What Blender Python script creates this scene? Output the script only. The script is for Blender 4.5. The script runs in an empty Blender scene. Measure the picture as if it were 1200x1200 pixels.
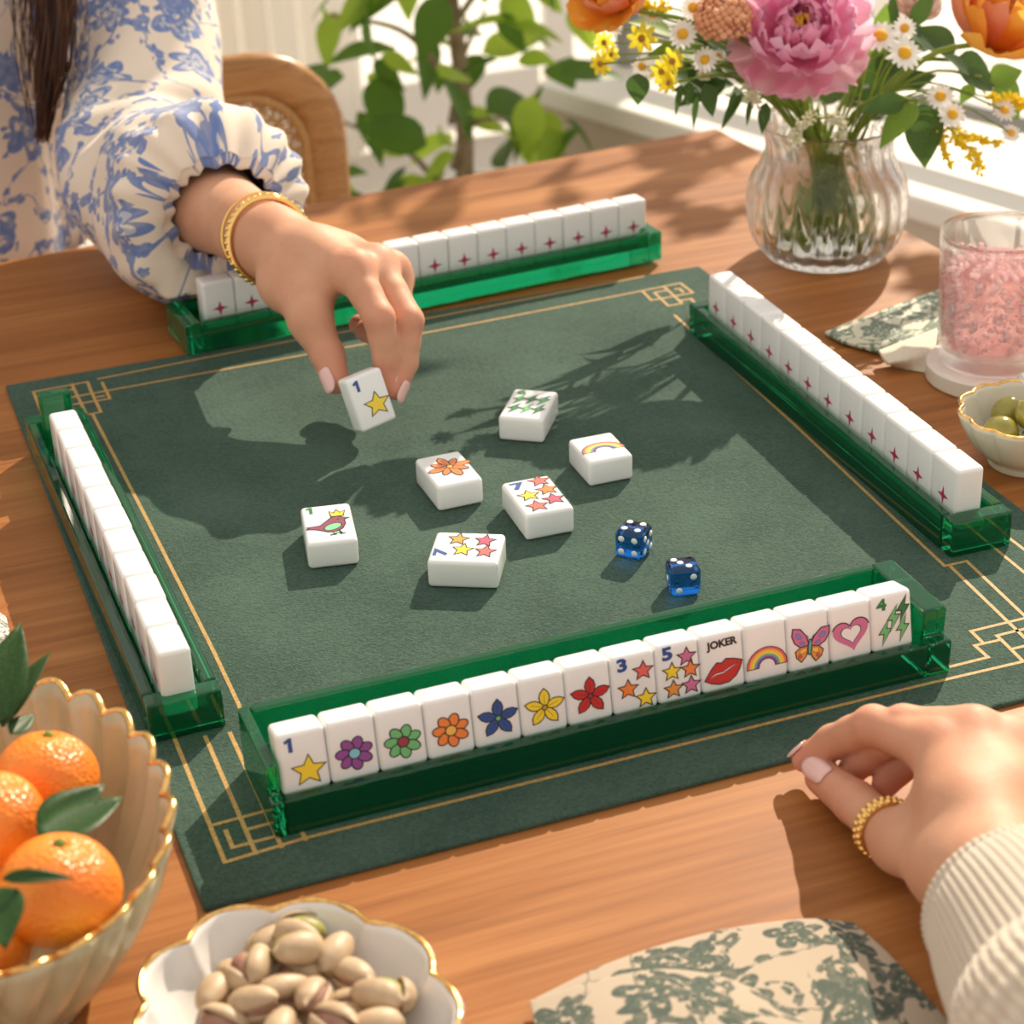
import bpy, bmesh, math, random
import numpy as np
from mathutils import Vector, Matrix, Quaternion, geometry
random.seed(7)
PI = math.pi
S = bpy.context.scene
COL = S.collection

# ---------------------------------------------------------------- camera, world, sun, exposure
CAM_POS = Vector((-0.3616, -0.9875, 0.578))
FOCAL = 2350.0                                   # pixels of a 1200 px frame
PITCH, YAW, ROLL = math.radians(27.8), math.radians(-19.6), math.radians(-2.2)
_f = Vector((-math.sin(YAW)*math.cos(PITCH), math.cos(YAW)*math.cos(PITCH), -math.sin(PITCH)))
_r0 = Vector((math.cos(YAW), math.sin(YAW), 0)); _u0 = _r0.cross(_f)
CR = math.cos(ROLL)*_r0 + math.sin(ROLL)*_u0
CU = -math.sin(ROLL)*_r0 + math.cos(ROLL)*_u0
CF = _f
cam_d = bpy.data.cameras.new('camera'); cam = bpy.data.objects.new('camera', cam_d); COL.objects.link(cam)
cam.matrix_world = Matrix(((CR.x, CU.x, -CF.x, CAM_POS.x), (CR.y, CU.y, -CF.y, CAM_POS.y), (CR.z, CU.z, -CF.z, CAM_POS.z), (0, 0, 0, 1)))
cam_d.sensor_width = 36; cam_d.lens = FOCAL/1200*36; cam_d.clip_start = .02; cam_d.clip_end = 200
cam_d.dof.use_dof = True; cam_d.dof.focus_distance = 1.13; cam_d.dof.aperture_fstop = 10.5
S.camera = cam

world = bpy.data.worlds.new('daylight'); S.world = world; world.use_nodes = True
bg = world.node_tree.nodes['Background']; bg.inputs[0].default_value = (1.0, .93, .84, 1); bg.inputs[1].default_value = .90
SUN_DIR = Vector((.60, .61, .545)).normalized()  # towards the sun
sun_d = bpy.data.lights.new('sun_offscreen', 'SUN'); sun_d.energy = 6.0; sun_d.angle = math.radians(.4); sun_d.color = (1, .86, .67)
sun = bpy.data.objects.new('sun_offscreen', sun_d); COL.objects.link(sun)
sun.rotation_euler = (-SUN_DIR).to_track_quat('-Z', 'Y').to_euler(); sun.location = SUN_DIR*6
vs = S.view_settings
vs.view_transform = 'Standard'; vs.look = 'None'; vs.gamma = 1; vs.use_curve_mapping = False; vs.exposure = 0.0
S.cycles.sample_clamp_indirect = 4; S.cycles.max_bounces = 14; S.cycles.transmission_bounces = 14; S.cycles.transparent_max_bounces = 16
S.cycles.blur_glossy = .6

# ---------------------------------------------------------------- helpers
def ray(px, py): return CF + CR*((px-600)/FOCAL) - CU*((py-600)/FOCAL)
def on_z(px, py, z):                             # the point of a horizontal plane that a photo position shows
    r = ray(px, py); return CAM_POS + r*((z-CAM_POS.z)/r.z)
def on_y(px, py, y):
    r = ray(px, py); return CAM_POS + r*((y-CAM_POS.y)/r.y)

def tag(o, label, cat, group=None):
    o['label'] = label; o['category'] = cat
    if group: o['group'] = group
    return o
def struct(o): o['kind'] = 'structure'; return o
def empty(name, loc=(0, 0, 0), rotz=0.):
    o = bpy.data.objects.new(name, None); COL.objects.link(o); o.location = loc; o.rotation_euler = (0, 0, rotz); o.empty_display_size = .01; return o
def link(name, me, parent=None, loc=None, rot=None):
    o = bpy.data.objects.new(name, me); COL.objects.link(o)
    if parent: o.parent = parent
    if loc is not None: o.location = loc
    if rot is not None: o.rotation_euler = rot
    return o
def mesh(name, V, F, mats=None, smooth=True, mi=None, uv=None):
    me = bpy.data.meshes.new(name)
    me.from_pydata([tuple(map(float, v)) for v in V], [], [tuple(int(i) for i in f) for f in F])
    if mats is not None:
        for m in (mats if isinstance(mats, (list, tuple)) else [mats]): me.materials.append(m)
    if smooth: me.polygons.foreach_set('use_smooth', [True]*len(me.polygons))
    if mi is not None: me.polygons.foreach_set('material_index', mi)
    if uv is not None:
        l = me.uv_layers.new(name='UVMap'); uv = np.asarray(uv, float)
        idx = np.empty(len(me.loops), int); me.loops.foreach_get('vertex_index', idx)
        l.data.foreach_set('uv', uv[idx].ravel())
    me.update(); return me
def bm_mesh(name, bm, mats, smooth=True, fix=False):
    if fix: bmesh.ops.recalc_face_normals(bm, faces=bm.faces)
    me = bpy.data.meshes.new(name); bm.to_mesh(me); bm.free()
    for m in (mats if isinstance(mats, (list, tuple)) else [mats]): me.materials.append(m)
    if smooth: me.polygons.foreach_set('use_smooth', [True]*len(me.polygons))
    return me
def box_bm(sx, sy, sz, c=(0, 0, 0), bev=0., seg=2, bm=None):
    own = bmesh.new()
    bmesh.ops.create_cube(own, size=1)
    for v in own.verts: v.co = Vector((v.co.x*sx+c[0], v.co.y*sy+c[1], v.co.z*sz+c[2]))
    if bev: bmesh.ops.bevel(own, geom=own.edges[:], offset=bev, segments=seg, profile=.5, affect='EDGES', clamp_overlap=True)
    if bm is None: return own
    t = bpy.data.meshes.new('t'); own.to_mesh(t); own.free(); bm.from_mesh(t); bpy.data.meshes.remove(t); return bm
def box(name, sx, sy, sz, c, m, bev=.002, seg=2, parent=None, loc=None, rot=None, smooth=False):
    return link(name, bm_mesh(name, box_bm(sx, sy, sz, c, bev, seg), m, smooth), parent, loc, rot)
def autosmooth(me, ang=35):
    bm = bmesh.new(); bm.from_mesh(me)
    for e in bm.edges:
        if len(e.link_faces) == 2 and e.calc_face_angle(0) > math.radians(ang): e.smooth = False
    bm.to_mesh(me); bm.free(); return me
def prism(pts, x0, x1, bev=.0, seg=2):           # profile of (y, z) points extruded along x
    bm = bmesh.new()
    a = [bm.verts.new((x0, p[0], p[1])) for p in pts]; b = [bm.verts.new((x1, p[0], p[1])) for p in pts]
    bm.faces.new(a); bm.faces.new(b[::-1]); n = len(pts)
    for i in range(n): bm.faces.new((a[i], b[i], b[(i+1) % n], a[(i+1) % n]))
    bmesh.ops.recalc_face_normals(bm, faces=bm.faces)
    if bev: bmesh.ops.bevel(bm, geom=bm.edges[:], offset=bev, segments=seg, profile=.5, affect='EDGES', clamp_overlap=True)
    return bm
def lathe(prof, n=48, rad=None, closed=False):   # prof: (r, z); rad(theta, k) -> (factor of r, dz)
    V, F = [], []
    for k, (r, z) in enumerate(prof):
        for i in range(n):
            t = 2*PI*i/n; q, dz = rad(t, k) if rad else (1, 0)
            V.append((r*q*math.cos(t), r*q*math.sin(t), z+dz))
    m = len(prof)
    for k in range(m-1 if not closed else m):
        for i in range(n):
            k2 = (k+1) % m; F.append((k*n+i, k*n+(i+1) % n, k2*n+(i+1) % n, k2*n+i))
    return V, F
def frames(path):
    P = [Vector(p) for p in path]; T = []
    for i in range(len(P)):
        d = P[min(i+1, len(P)-1)]-P[max(i-1, 0)]; T.append(d.normalized())
    n = T[0].orthogonal().normalized(); out = []
    for i, t in enumerate(T):
        if i: n = (T[i-1].rotation_difference(t) @ n); n = (n - t*n.dot(t)).normalized()
        out.append((P[i], t, n, t.cross(n)))
    return out
def tube(path, rad, n=8, cap=True, V=None, F=None, closed=False):
    V = [] if V is None else V; F = [] if F is None else F; o = len(V)
    fr = frames(path); m = len(fr)
    for i, (p, t, a, b) in enumerate(fr):
        r = rad[i] if hasattr(rad, '__len__') else rad
        for k in range(n):
            th = 2*PI*k/n; V.append(p + a*(r*math.cos(th)) + b*(r*math.sin(th)))
    for i in range(m-1):
        for k in range(n): F.append((o+i*n+k, o+i*n+(k+1) % n, o+(i+1)*n+(k+1) % n, o+(i+1)*n+k))
    if closed:
        for k in range(n): F.append((o+(m-1)*n+k, o+(m-1)*n+(k+1) % n, o+(k+1) % n, o+k))
    elif cap:
        F.append(tuple(o+k for k in range(n))[::-1]); F.append(tuple(o+(m-1)*n+k for k in range(n)))
    return V, F
def spline(pts, n):                              # Catmull-Rom through rows of numbers
    P = np.array(pts, float); P = np.vstack([2*P[0]-P[1], P, 2*P[-1]-P[-2]]); out = []
    m = len(P)-3
    for j in range(n):
        s = j/(n-1)*m; i = min(int(s), m-1); t = s-i; a, b, c, d = P[i:i+4]
        out.append(.5*((2*b)+(c-a)*t+(2*a-5*b+4*c-d)*t*t+(3*b-a-3*c+d)*t**3))
    return np.array(out)
def align(o, x, z, loc):                         # x, z: wanted world directions of the local axes
    z = Vector(z).normalized(); x = Vector(x); x = (x - z*x.dot(z)).normalized(); y = z.cross(x)
    o.matrix_world = Matrix(((x.x, y.x, z.x, loc[0]), (x.y, y.y, z.y, loc[1]), (x.z, y.z, z.z, loc[2]), (0, 0, 0, 1)))

# ---------------------------------------------------------------- materials
class Nd:
    """small wrapper that writes node maths as Python expressions"""
    def __init__(s, nt, sock): s.nt, s.s = nt, sock
    def _op(s, op, b=None, c=None):
        n = s.nt.nodes.new('ShaderNodeMath'); n.operation = op
        for i, v in enumerate((s, b, c)):
            if v is None: continue
            if isinstance(v, Nd): s.nt.links.new(v.s, n.inputs[i])
            else: n.inputs[i].default_value = v
        return Nd(s.nt, n.outputs[0])
    def __add__(s, b): return s._op('ADD', b)
    def __sub__(s, b): return s._op('SUBTRACT', b)
    def __mul__(s, b): return s._op('MULTIPLY', b)
    def __truediv__(s, b): return s._op('DIVIDE', b)
    def lt(s, b): return s._op('LESS_THAN', b)
    def gt(s, b): return s._op('GREATER_THAN', b)
    def abs(s): return s._op('ABSOLUTE')
    def cos(s): return s._op('COSINE')
    def max(s, b): return s._op('MAXIMUM', b)
    def min(s, b): return s._op('MINIMUM', b)
    def step(s, lo, hi):                          # smooth 0..1
        n = s.nt.nodes.new('ShaderNodeMapRange'); n.interpolation_type = 'SMOOTHSTEP'
        s.nt.links.new(s.s, n.inputs[0]); n.inputs[1].default_value = lo; n.inputs[2].default_value = hi
        return Nd(s.nt, n.outputs[0])
class Mt:
    def __init__(s, name, base=(.8, .8, .8), rough=.5, **kw):
        s.m = bpy.data.materials.new(name); s.m.use_nodes = True; s.nt = s.m.node_tree
        s.b = s.nt.nodes['Principled BSDF']; s.set('Base Color', base); s.set('Roughness', rough)
        for k, v in kw.items(): s.set(k.replace('_', ' '), v)
    def set(s, k, v):
        i = s.b.inputs[k]
        if isinstance(v, Nd): s.nt.links.new(v.s, i)
        elif isinstance(v, (tuple, list)) and len(v) == 3 and i.type == 'RGBA': i.default_value = (*v, 1)
        else: i.default_value = v
        return s
    def new(s, t): return s.nt.nodes.new(t)
    def coord(s, out='Object', scale=(1, 1, 1), rot=(0, 0, 0), loc=(0, 0, 0)):
        tc = s.new('ShaderNodeTexCoord'); mp = s.new('ShaderNodeMapping'); s.nt.links.new(tc.outputs[out], mp.inputs[0])
        mp.inputs['Scale'].default_value = scale if hasattr(scale, '__len__') else (scale,)*3
        mp.inputs['Rotation'].default_value = rot; mp.inputs['Location'].default_value = loc
        return mp.outputs[0]
    def noise(s, vec, scale=5., detail=3., rough=.5, dist=0., col=False):
        n = s.new('ShaderNodeTexNoise'); s.nt.links.new(vec, n.inputs['Vector'])
        n.inputs['Scale'].default_value = scale; n.inputs['Detail'].default_value = detail
        n.inputs['Roughness'].default_value = rough; n.inputs['Distortion'].default_value = dist
        return n.outputs['Color'] if col else Nd(s.nt, n.outputs[0])
    def mix(s, f, a, b, blend='MIX'):
        n = s.new('ShaderNodeMix'); n.data_type = 'RGBA'; n.blend_type = blend
        for k, v in ((0, f), (6, a), (7, b)):
            i = n.inputs[k]
            if isinstance(v, Nd): s.nt.links.new(v.s, i)
            elif hasattr(v, 'is_linked'): s.nt.links.new(v, i)
            elif hasattr(v, '__len__'): i.default_value = (*v[:3], 1)
            else: i.default_value = v
        return Nd(s.nt, n.outputs[2])
    def ramp(s, f, stops):
        n = s.new('ShaderNodeValToRGB'); s.nt.links.new(f.s, n.inputs[0]); e = n.color_ramp.elements
        while len(e) < len(stops): e.new(.5)
        for k, (p, c) in zip(e, stops): k.position = p; k.color = (*c, 1)
        return Nd(s.nt, n.outputs[0])
    def bump(s, h, strength=.3, dist=.001):
        n = s.new('ShaderNodeBump'); s.nt.links.new(h.s, n.inputs['Height']); n.inputs['Strength'].default_value = strength; n.inputs['Distance'].default_value = dist
        s.nt.links.new(n.outputs[0], s.b.inputs['Normal']); return s
def plain(name, base, rough=.5, **kw): return Mt(name, base, rough, **kw).m
def mottled(name, a, b, rough=.5, scale=30., bump=.0, bdist=.001, detail=4., **kw):
    t = Mt(name, a, rough, **kw); v = t.coord('Object'); n = t.noise(v, scale, detail)
    t.set('Base Color', t.mix(n.step(.3, .7), a, b))
    if bump: t.bump(t.noise(v, scale*3, 3), bump, bdist)
    return t.m
def wood(name, dark, mid, light, scale=1., rough=.38, rot=(0, 0, 0)):
    t = Mt(name, mid, rough)
    v = t.coord('Object', (scale, scale*9, scale*9), rot)
    big = t.noise(v, 1.6, 4, .55, .7); v2 = t.coord('Object', (scale*3, scale*90, scale*90), rot); fine = t.noise(v2, 2.2, 5, .6, .3)
    v3 = t.coord('Object', (scale*1.1, scale*22, scale*22), rot); med = t.noise(v3, 2., 3, .5, 1.2)
    f = big*.42 + med*.40 + fine*.42 - .07
    t.set('Base Color', t.ramp(f, [(.38, dark), (.54, mid), (.70, light)]))
    t.set('Roughness', fine*.2 + rough-.1); t.set('Specular IOR Level', .25); t.bump(fine, .12, .0006)
    return t.m
def floral(name, base, ink, ink2, cell=.05, vine=True, seed=0., weave=900, uv=True, rough=.8, dense=1.):
    """printed cloth: flower heads in random cells, leaves and curling stems between them"""
    t = Mt(name, base, rough); src = t.coord('UV' if uv else 'Object', 1/cell, loc=(seed, seed*.7, 0))
    dist = t.noise(src, 1.1, 2, col=True)
    w = t.new('ShaderNodeVectorMath'); w.operation = 'MULTIPLY_ADD'; t.nt.links.new(dist, w.inputs[0]); w.inputs[1].default_value = (.45, .45, 0); t.nt.links.new(src, w.inputs[2])
    def flowers(scale, size, petals, amp, off):
        vo = t.new('ShaderNodeTexVoronoi'); vo.voronoi_dimensions = '2D'; vo.inputs['Scale'].default_value = scale; vo.inputs['Randomness'].default_value = .85
        mp = t.new('ShaderNodeVectorMath'); mp.operation = 'ADD'; t.nt.links.new(w.outputs[0], mp.inputs[0]); mp.inputs[1].default_value = (off, off*1.3, 0)
        t.nt.links.new(mp.outputs[0], vo.inputs['Vector'])
        sub = t.new('ShaderNodeVectorMath'); sub.operation = 'SUBTRACT'; t.nt.links.new(mp.outputs[0], sub.inputs[0]); t.nt.links.new(vo.outputs['Position'], sub.inputs[1])
        sx = t.new('ShaderNodeSeparateXYZ'); t.nt.links.new(sub.outputs[0], sx.inputs[0])
        x, y = Nd(t.nt, sx.outputs[0]), Nd(t.nt, sx.outputs[1])
        sc = t.new('ShaderNodeSeparateColor'); t.nt.links.new(vo.outputs['Color'], sc.inputs[0]); rnd = Nd(t.nt, sc.outputs[0]); rn2 = Nd(t.nt, sc.outputs[1])
        ang = y._op('ARCTAN2', x); r = (x*x + y*y)._op('SQRT')
        edge = ((ang*(petals/2) + rnd*6.28).cos().abs()*amp + (1-amp))*size*(rn2*.5 + .7)
        q = r/edge
        return q
    q1 = flowers(1., .36*dense, 5, .5, 0); q2 = flowers(2.3, .17*dense, 3, .75, 3.7); q3 = flowers(4.5, .075*dense, 5, .3, 8.1)
    n1 = (t.noise(src, 1.3, 1, .5, .8) - .5).abs(); near = n1.lt(.055)
    body = q1.lt(1.); rim = body*((q1-.86).abs().lt(.16).max((q1-.34).abs().lt(.09)))
    leaf = q2.lt(1.)*near; dots = q3.lt(1.)*n1.lt(.075)
    line = n1.lt(.011)
    full = (rim.max(leaf)).max(dots)
    if vine: full = full.max(line)
    soft = t.noise(src, 9., 2)
    half = body*soft.gt(.45)
    c = t.mix(half, base, ink2); c = t.mix(full*(soft*.8 + .5).min(1.), c, ink)
    t.set('Base Color', c); wv = t.coord('UV' if uv else 'Object', weave)
    t.bump(t.noise(wv, 1., 2), .25, .0004); t.set('Sheen Weight', .2)
    return t.m
def glassy(name, col=(1, 1, 1), ior=1.45, rough=0.0, clear=0., **kw):
    t = Mt(name, col, rough, Transmission_Weight=1., IOR=ior, **kw)
    if clear:                                     # share of light that passes straight through a thin wall
        tr = t.new('ShaderNodeBsdfTransparent'); tr.inputs[0].default_value = (*col, 1); mx = t.new('ShaderNodeMixShader'); mx.inputs[0].default_value = clear
        t.nt.links.new(t.b.outputs[0], mx.inputs[1]); t.nt.links.new(tr.outputs[0], mx.inputs[2]); t.nt.links.new(mx.outputs[0], t.nt.nodes['Material Output'].inputs[0])
    return t.m

# ================================================================ the room
FLOOR = -.74
m_white = mottled('white_paint', (.88, .84, .78), (.85, .80, .74), .55, 6)
m_beige = mottled('beige_plaster', (.60, .50, .41), (.56, .46, .37), .8, 9, .15, .002)
m_floor = mottled('pale_stone_floor', (.70, .64, .56), (.62, .56, .49), .5, 5)
m_terrace = mottled('pale_terrace_stone', (.86, .83, .78), (.78, .75, .70), .8, 3)
m_metal = plain('grey_painted_metal', (.30, .30, .30), .45)

def slab(name, x0, x1, y0, y1, z0, z1, m, bev=.004):
    return link(name, bm_mesh(name, box_bm(x1-x0, y1-y0, z1-z0, ((x0+x1)/2, (y0+y1)/2, (z0+z1)/2), bev, 2), m, False))
struct(slab('floor', -2.2, 1.9, -2.4, 3.05, FLOOR-.06, FLOOR, m_floor))
struct(slab('terrace_floor', -3.5, 7.5, 3.23, 11.0, FLOOR-.12, FLOOR-.06, m_terrace))
struct(slab('terrace_side_floor', 1.95, 7.5, -2.4, 3.2, FLOOR-.12, FLOOR-.06, m_terrace))
# back wall: panelled piece on the left, glazed door opening on the right
wb = struct(slab('wall_back', -2.2, .36, 3.05, 3.19, FLOOR, 1.75, m_white))
for k, xc in enumerate((-1.75, -1.1, -.45, .12)):
    wdt = .46 if k < 3 else .34
    p = link('wall_panel', bm_mesh('wall_panel', box_bm(wdt, .012, .62, (0, 0, 0), .006, 2), m_white, False), wb, (xc, 3.046, FLOOR+.52))
    fr = []
    for sx, sz, cx, cz in ((wdt+.05, .022, 0, .33), (wdt+.05, .022, 0, -.33), (.022, .68, wdt/2+.014, 0), (.022, .68, -wdt/2-.014, 0)):
        link('panel_moulding', bm_mesh('panel_moulding', box_bm(sx, .022, sz, (0, 0, 0), .006, 2), m_white, False), p, (cx, -.004, cz))
struct(slab('baseboard_back', -2.2, .36, 3.035, 3.05, FLOOR, FLOOR+.10, m_white))
struct(slab('wall_back_pier', 1.95, 2.1, 3.05, 3.19, FLOOR, 1.75, m_white))
m_pane = bpy.data.materials.new('window_pane'); m_pane.use_nodes = True
_nt = m_pane.node_tree; _nt.nodes.clear(); _o = _nt.nodes.new('ShaderNodeOutputMaterial'); _mx = _nt.nodes.new('ShaderNodeMixShader')
_tr = _nt.nodes.new('ShaderNodeBsdfTransparent'); _gl = _nt.nodes.new('ShaderNodeBsdfGlossy'); _gl.inputs['Roughness'].default_value = .02
_fr = _nt.nodes.new('ShaderNodeFresnel'); _fr.inputs[0].default_value = 1.3
_nt.links.new(_fr.outputs[0], _mx.inputs[0]); _nt.links.new(_tr.outputs[0], _mx.inputs[1]); _nt.links.new(_gl.outputs[0], _mx.inputs[2]); _nt.links.new(_mx.outputs[0], _o.inputs[0])
dr = struct(empty('door_1', (.5, 3.12, FLOOR)))
for x in (.03, .75, 1.42): link('door_stile', bm_mesh('door_stile', box_bm(.06, .05, 2.3, (0, 0, 1.15), .004, 2), m_white, False), dr, (x, 0, 0))
for x in (.39, 1.085): link('door_rail', bm_mesh('door_rail', box_bm(.62, .04, .12, (0, 0, .06), .004, 2), m_white, False), dr, (x, 0, 0))
for x in (.39, 1.085): link('glass_pane', bm_mesh('glass_pane', box_bm(.62, .006, 2.1, (0, 0, 1.18), 0, 1), m_pane, False), dr, (x, 0, 0))
# low window wall on the right, running askew to the table
WA, WB = Vector((1.33, .20, 0)), Vector((.745, 1.913, 0)); WD = (WB-WA); WL = WD.length; WANG = math.atan2(WD.y, WD.x)
SILL = -.30
wr = struct(empty('wall_right', (WA.x, WA.y, FLOOR), WANG))
link('parapet', bm_mesh('parapet', box_bm(WL, .16, SILL-.03-FLOOR, (WL/2, -.08, (SILL-.03-FLOOR)/2), .003, 2), m_beige, False), wr)
ws = struct(empty('trim_1', (WA.x, WA.y, SILL), WANG))
link('window_sill', bm_mesh('window_sill', box_bm(WL, .21, .035, (WL/2, -.095, -.0125), .006, 3), m_white, False), ws)
rl = empty('railing', (WA.x, WA.y, SILL+.005), WANG); tag(rl, 'low grey metal railing standing on the white window ledge', 'railing')
for x in (.04, .46, .88, 1.30, WL-.03): link('post', bm_mesh('post', box_bm(.03, .03, .24, (0, 0, .12), .003, 2), m_metal, False), rl, (x, -.16, 0))
for z in (.07, .25): link('rail', bm_mesh('rail', box_bm(WL, .035, .022, (WL/2, 0, 0), .003, 2), m_metal, False), rl, (0, -.16, z))
# curtain
m_curtain = Mt('sheer_white_curtain', (.90, .87, .82), .9); _tl = m_curtain.new('ShaderNodeBsdfTranslucent'); _tl.inputs[0].default_value = (.95, .91, .84, 1); _mx = m_curtain.new('ShaderNodeMixShader'); _mx.inputs[0].default_value = .7
m_curtain.nt.links.new(m_curtain.b.outputs[0], _mx.inputs[1]); m_curtain.nt.links.new(_tl.outputs[0], _mx.inputs[2]); m_curtain.nt.links.new(_mx.outputs[0], m_curtain.nt.nodes['Material Output'].inputs[0])
def curtain():
    V, F, n, h = [], [], 90, 12
    for j in range(h):
        z = FLOOR+.02 + j/(h-1)*2.3
        for i in range(n):
            s = i/(n-1); V.append((.34+s*.42, 2.98+.028*math.sin(s*46+.4*math.sin(j*.5))+.012*math.sin(s*17), z))
    for j in range(h-1):
        for i in range(n-1): F.append((j*n+i, j*n+i+1, (j+1)*n+i+1, (j+1)*n+i))
    o = link('curtain', mesh('curtain', V, F, m_curtain.m)); tag(o, 'white full length curtain hanging in soft folds beside the glazed door', 'curtain')
curtain()

# ================================================================ the table
BACK_A, BACK_B = on_z(380, 235, 0), on_z(840, 149, 0)
m_table = wood('oiled_walnut', (.20, .066, .015), (.325, .118, .029), (.43, .178, .052), 1.0, .46)
m_tleg = wood('oiled_walnut_leg', (.22, .10, .045), (.37, .18, .085), (.47, .25, .125), 1.0, .4, (0, PI/2, 0))
TY, TX = .70, .49
table = empty('dining_table', (-.25, .1, FLOOR))
tag(table, 'large oiled walnut dining table carrying the green game mat', 'table')
def tpart(name, sx, sy, sz, c, m, bev=.004): return link(name, bm_mesh(name, box_bm(sx, sy, sz, (0, 0, 0), bev, 3), m, False), table, Vector(c)-table.location)
# tabletop with its slightly skewed far edge
def tabletop():
    xl, yf = -1.05, -1.25
    yl = BACK_A.y + (xl-BACK_A.x)*(BACK_B.y-BACK_A.y)/(BACK_B.x-BACK_A.x)
    q = [(xl, yf), (.56, yf), (BACK_B.x, BACK_B.y), (xl, yl)]
    bm = bmesh.new(); t = [bm.verts.new((x, y, 0)) for x, y in q]; b = [bm.verts.new((x, y, -.035)) for x, y in q]
    bm.faces.new(t); bm.faces.new(b[::-1])
    for i in range(4): bm.faces.new((t[i], b[i], b[(i+1) % 4], t[(i+1) % 4]))
    bmesh.ops.recalc_face_normals(bm, faces=bm.faces)
    bmesh.ops.bevel(bm, geom=bm.edges[:], offset=.004, segments=3, profile=.5, affect='EDGES')
    for v in bm.verts: v.co -= table.location
    link('table_top', bm_mesh('table_top', bm, m_table, False), table)
tabletop()
for x in (-.95, .40):
    for y in (-1.15, .58): tpart('leg', .07, .07, .705, (x, y, -.035-.3525), m_tleg, .006)
for y in (-1.15, .58): tpart('apron', 1.26, .022, .08, (-.275, y, -.076), m_table)
for x in (-.95, .40): tpart('apron', .022, 1.64, .08, (x, -.285, -.076), m_table)

# ================================================================ the mat with its gold fret border
MZ = .003
tm = Mt('dark_green_suede', (.03, .06, .047), .85, Sheen_Weight=.13, Sheen_Roughness=.4, Specular_IOR_Level=.15)
v = tm.coord('Object'); nz = tm.noise(v, 520, 3, .65, .6); nb = tm.noise(v, 14, 3)
tm.set('Base Color', tm.mix((nz*.6 + nb*.4).step(.3, .7), (.028, .058, .045), (.074, .126, .098))); tm.bump(nz, .8, .0016); tm.set('Sheen Tint', (.6, .8, .65))
m_mat = tm.m
tg = Mt('printed_gold', (.48, .29, .085), .6, Specular_IOR_Level=.3); v = tg.coord('Object'); tg.set('Base Color', tg.mix(tg.noise(v, 700, 3).step(.25, .75), (.36, .20, .06), (.58, .37, .13))); m_gold_print = tg.m
X0, X1, Y0, Y1 = -.2577, .2877, -.2612, .3712
game_mat = link('game_mat', bm_mesh('game_mat', box_bm(X1-X0, Y1-Y0, MZ, ((X0+X1)/2, (Y0+Y1)/2, MZ/2), .0012, 2), m_mat, False))
tag(game_mat, 'dark green suede game mat with a gold fretwork border', 'mat')
def gold(lines, w=.0022):
    V, F = [], []
    for L in lines:
        P = [Vector((x/1000, y/1000)) for x, y in L]; hw = w/2*(1 if len(P) > 0 else 1)
        for a, b in zip(P, P[1:]):
            d = (b-a).normalized(); n = Vector((-d.y, d.x))*hw; a2, b2 = a-d*hw, b+d*hw; o = len(V)
            for q in (a2-n, b2-n, b2+n, a2+n): V.append((q.x, q.y, MZ+.00012+.000004*(o % 7)))
            F.append((o, o+1, o+2, o+3))
    return V, F
TLc = [[(-241, 215), (-241, 350), (-202.5, 351), (-203, 333)], [(-235, 342), (-213.5, 342)], [(-236, 328.5), (-192.5, 329.5), (40, 333), (208, 340)],
       [(-213.5, 351.5), (-213, 295.5)], [(-194, 353), (-38, 362), (60, 359.5), (238, 368.5)], [(-193, 345), (-193, 315), (-221, 316)], [(-203, 333), (-203, 295), (-220, 295.5)],
       [(-196.5, 321.5), (-202.5, 321.5)], [(-222.5, 336), (-219.5, 295)], [(-209, 295), (-205.5, 120), (-203, -45), (-203, -104), (-205, -155)]]
TRc = [[(208, 340), (258.5, 343), (258.5, 320.5), (223.5, 320), (225, 340)], [(244, 342), (242, 304.5), (230.5, 304), (232, 333.5), (243.5, 334)], [(250, 333), (253, 333), (252.5, 325)],
       [(243, 310), (252, 310), (250, 290)]]
BRc = [[(227, 285), (219, 80), (208.5, -125.5), (223, -125.8), (218, -205)], [(211.3, -126), (206, -211), (222, -211)], [(219, -193.5), (183.5, -193.5), (182.8, -207)],
       [(193.5, -207.5), (177.4, -207), (177.4, -220), (140, -220)], [(225, -203), (193.7, -203), (192, -231)], [(194.5, -218), (215, -218)], [(-202, -229), (130, -229.5), (193, -231), (262, -231), (258, 60), (250, 290)],
       [(252, 290), (246, -118), (245, -200)]]
BLc = [[(-241, -60), (-241, -232), (-202, -229)], [(-226, -126), (-226, -231)], [(-213.5, -128), (-213.5, -231)], [(-240, -201.5), (-213.5, -200.5)], [(-235, -208.5), (-235, -222.5), (-213.5, -222)],
       [(-225, -211.5), (-213.5, -211)], [(-201.5, -223), (-201.5, -230)]]
link('gold_border', mesh('gold_border', *gold(TLc+TRc+BRc+BLc), m_gold_print, False), game_mat)['label'] = 'thin gold fretwork lines'

# ================================================================ racks of green acrylic
ta = Mt('clear_green_acrylic', (.012, .50, .20), .0, Transmission_Weight=.90, IOR=1.46); m_acryl = ta.m
# local frame of a rack: length along x, tiles face -y, origin at the middle of its front lower edge
def make_rack(name, L, D, H, Hb, rec, label, el=.012, er=.012):
    r = empty(name); tag(r, label, 'tile rack', 'green acrylic tile racks')
    wt = .006
    prof = [(0, 0), (D, 0), (D, Hb), (D-wt, Hb), (D-wt, rec), (wt, rec), (wt, H), (0, H)]
    link('tray', bm_mesh('tray', prism(prof, -L/2+el+.0002, L/2-er-.0002, .0013, 3), m_acryl, False), r)
    for s, e in ((-1, el), (1, er)):
        bm = prism([(0, 0), (D, 0), (D, Hb), (wt*1.2 if Hb > H else 0, Hb)] + ([(wt*1.2, H), (0, H)] if Hb > H else []), -e/2, e/2, .0016, 3)
        link('end_block', bm_mesh('end_block', bm, m_acryl, False), r, (s*(L/2-e/2), 0, 0))
    return r
RH, REC = .0230, .0110
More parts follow.
